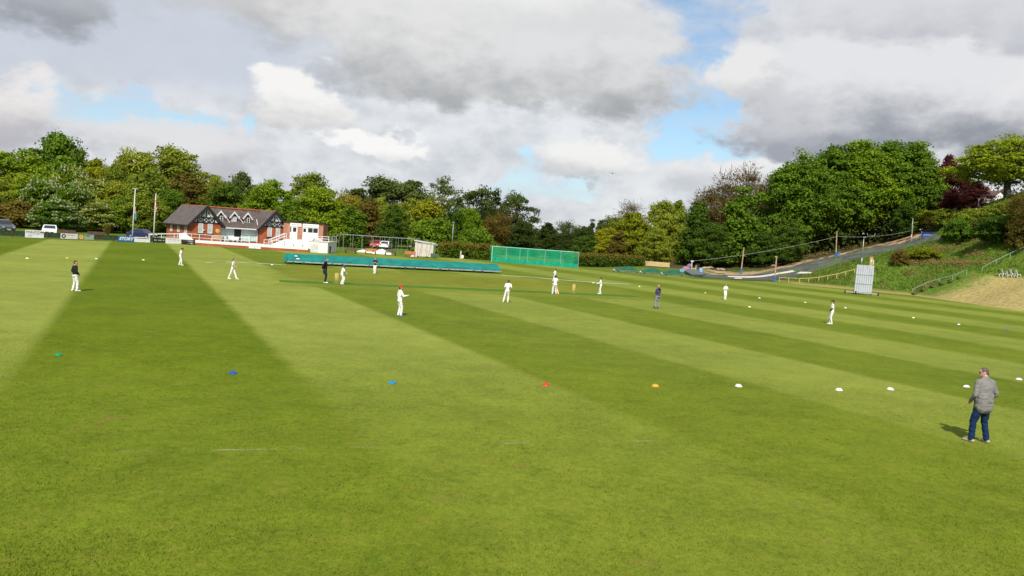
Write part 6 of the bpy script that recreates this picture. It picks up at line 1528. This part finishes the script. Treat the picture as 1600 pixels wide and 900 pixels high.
# broken cloud sheet with blue gaps
gap = None
for (x,y,rx,ry,s_) in ((1085,30,85,75,.8),(1070,190,45,60,.8),(1085,215,60,26,.7),(872,300,90,20,.8),(790,282,34,34,.7),(160,168,125,26,.8),(275,184,80,20,.7),(410,203,26,14,.6),(1110,90,40,40,.8)):
    r_, *_q = ellr(x,y,rx,ry,ry); g_ = mapr(nt, r_, 1+s_*.5, 1-s_*.5)
    gap = g_ if gap is None else math_(nt,'MAXIMUM', gap, g_)
sheetc = mixc(nt, mapr(nt, relief, -.6, .6), rgb((196,200,207)), rgb((235,236,238)))
left = math_(nt,'MULTIPLY', mapr(nt, az, -8, -17), mapr(nt, el, 6.5, 9.5))
sheetc = mixc(nt, math_(nt,'MULTIPLY', left, .88), sheetc, rgb((203,209,221)))
cover = math_(nt,'MULTIPLY', math_(nt,'SUBTRACT', 1.0, gap), mapr(nt, math_(nt,'ABSOLUTE', az), 62, 46))
col = mixc(nt, math_(nt,'MULTIPLY', cover, .93), col, sheetc)
# x, y, rx, ry_up, ry_down (photo pixels), top colour, base colour, softness, opacity
BL = [
 (  10, -15, 95, 60, 55, (180,184,191),(152,155,162), .9, .9),
 ( 470,  15,240, 60, 55, (204,203,202),(178,178,178), 1.0, .85),
 (  20, 180,135, 62, 55, (236,232,231),(186,186,192), .45, 1),
 ( 300, 225,130, 34, 40, (226,226,228),(184,186,191), .6, .9),
 ( 575, 246, 70, 26, 16, (250,250,248),(205,207,210), .5, .95),
 ( 490, 172, 72, 56, 50, (246,245,243),(190,192,195), .45, 1),
 ( 740,  70,270,130, 98, (228,228,228),(174,177,180), .4, 1),
 ( 900, 110,150,110, 88, (224,225,226),(166,170,174), .45, 1),
 ( 815,   0,170, 60, 40, (244,244,243),(218,219,220), .8, .7),
 ( 930, 262,105, 36, 26, (242,242,241),(190,193,196), .55, 1),
 (1180, 262, 95, 30, 36, (236,236,236),(206,209,213), .6, .95),
 (1165, 130, 80, 62, 46, (234,234,234),(192,194,198), .5, 1),
 (1210, 190, 95, 50, 42, (206,208,213),(162,166,176), .6, 1),
 (1440,  40,240, 90, 60, (218,219,224),(190,193,200), .9, .9),
 (1440, 135,230, 76,108, (228,229,232),(148,153,163), .45, 1),
 (1640, 150,150, 90, 95, (232,232,235),(146,151,160), .6, 1),
]
def blob(col, x, y, rx, ru, rd, ct, cb, soft, op):
    r, e0, re_u, re_d = ellr(x, y, rx, ru, rd)
    m_ = mapr(nt, r, 1.0+soft*.5, 1.0-soft*.5, 0, op)
    h_ = re_u+re_d
    t_ = math_(nt,'ADD', math_(nt,'MULTIPLY_ADD', el, 1/h_, -(e0-re_d)/h_), math_(nt,'MULTIPLY', relief, .4))
    return mixc(nt, m_, col, mixc(nt, mapr(nt, t_, 0, .72), rgb(cb), rgb(ct)))
for b_ in BL: col = blob(col, *b_)
# scattered cumulus over the rest of the sky (not in the photo's direction)
other = mapr(nt, math_(nt,'ABSOLUTE', az), 46, 62)
fc = mapr(nt, math_(nt,'ADD', s1.outputs[0], cen0(s2.outputs[0], .4)), .46, .58)
col = mixc(nt, math_(nt,'MULTIPLY', math_(nt,'MULTIPLY', fc, other), .85), col, rgb((205,207,212)))
nt.links.new(col, bg.inputs['Color']); bg.inputs['Strength'].default_value = SKY_S
try:
    wd.cycles.sampling_method = 'MANUAL'; wd.cycles.sample_map_resolution = 256
except Exception: pass
sl = bpy.data.lights.new('sun','SUN'); so = bpy.data.objects.new('sun', sl); C.objects.link(so)
sl.energy = 4.6; sl.angle = R_(.5); sl.color = (1.0,.945,.86)
dl = Vector((math.sin(R_(SUN_AZ-180))*math.cos(R_(SUN_EL)), math.cos(R_(SUN_AZ-180))*math.cos(R_(SUN_EL)), -math.sin(R_(SUN_EL))))
so.rotation_euler = dl.to_track_quat('-Z','Y').to_euler(); so.location = (0,-20,60)
sc.view_settings.view_transform = 'Standard'; sc.view_settings.look = 'None'; sc.view_settings.exposure = EXPO; sc.view_settings.gamma = 1
sc.view_settings.use_curve_mapping = False
sc.render.engine = 'CYCLES'
sc.cycles.transparent_max_bounces = 12; sc.cycles.max_bounces = 6; sc.cycles.diffuse_bounces = 3
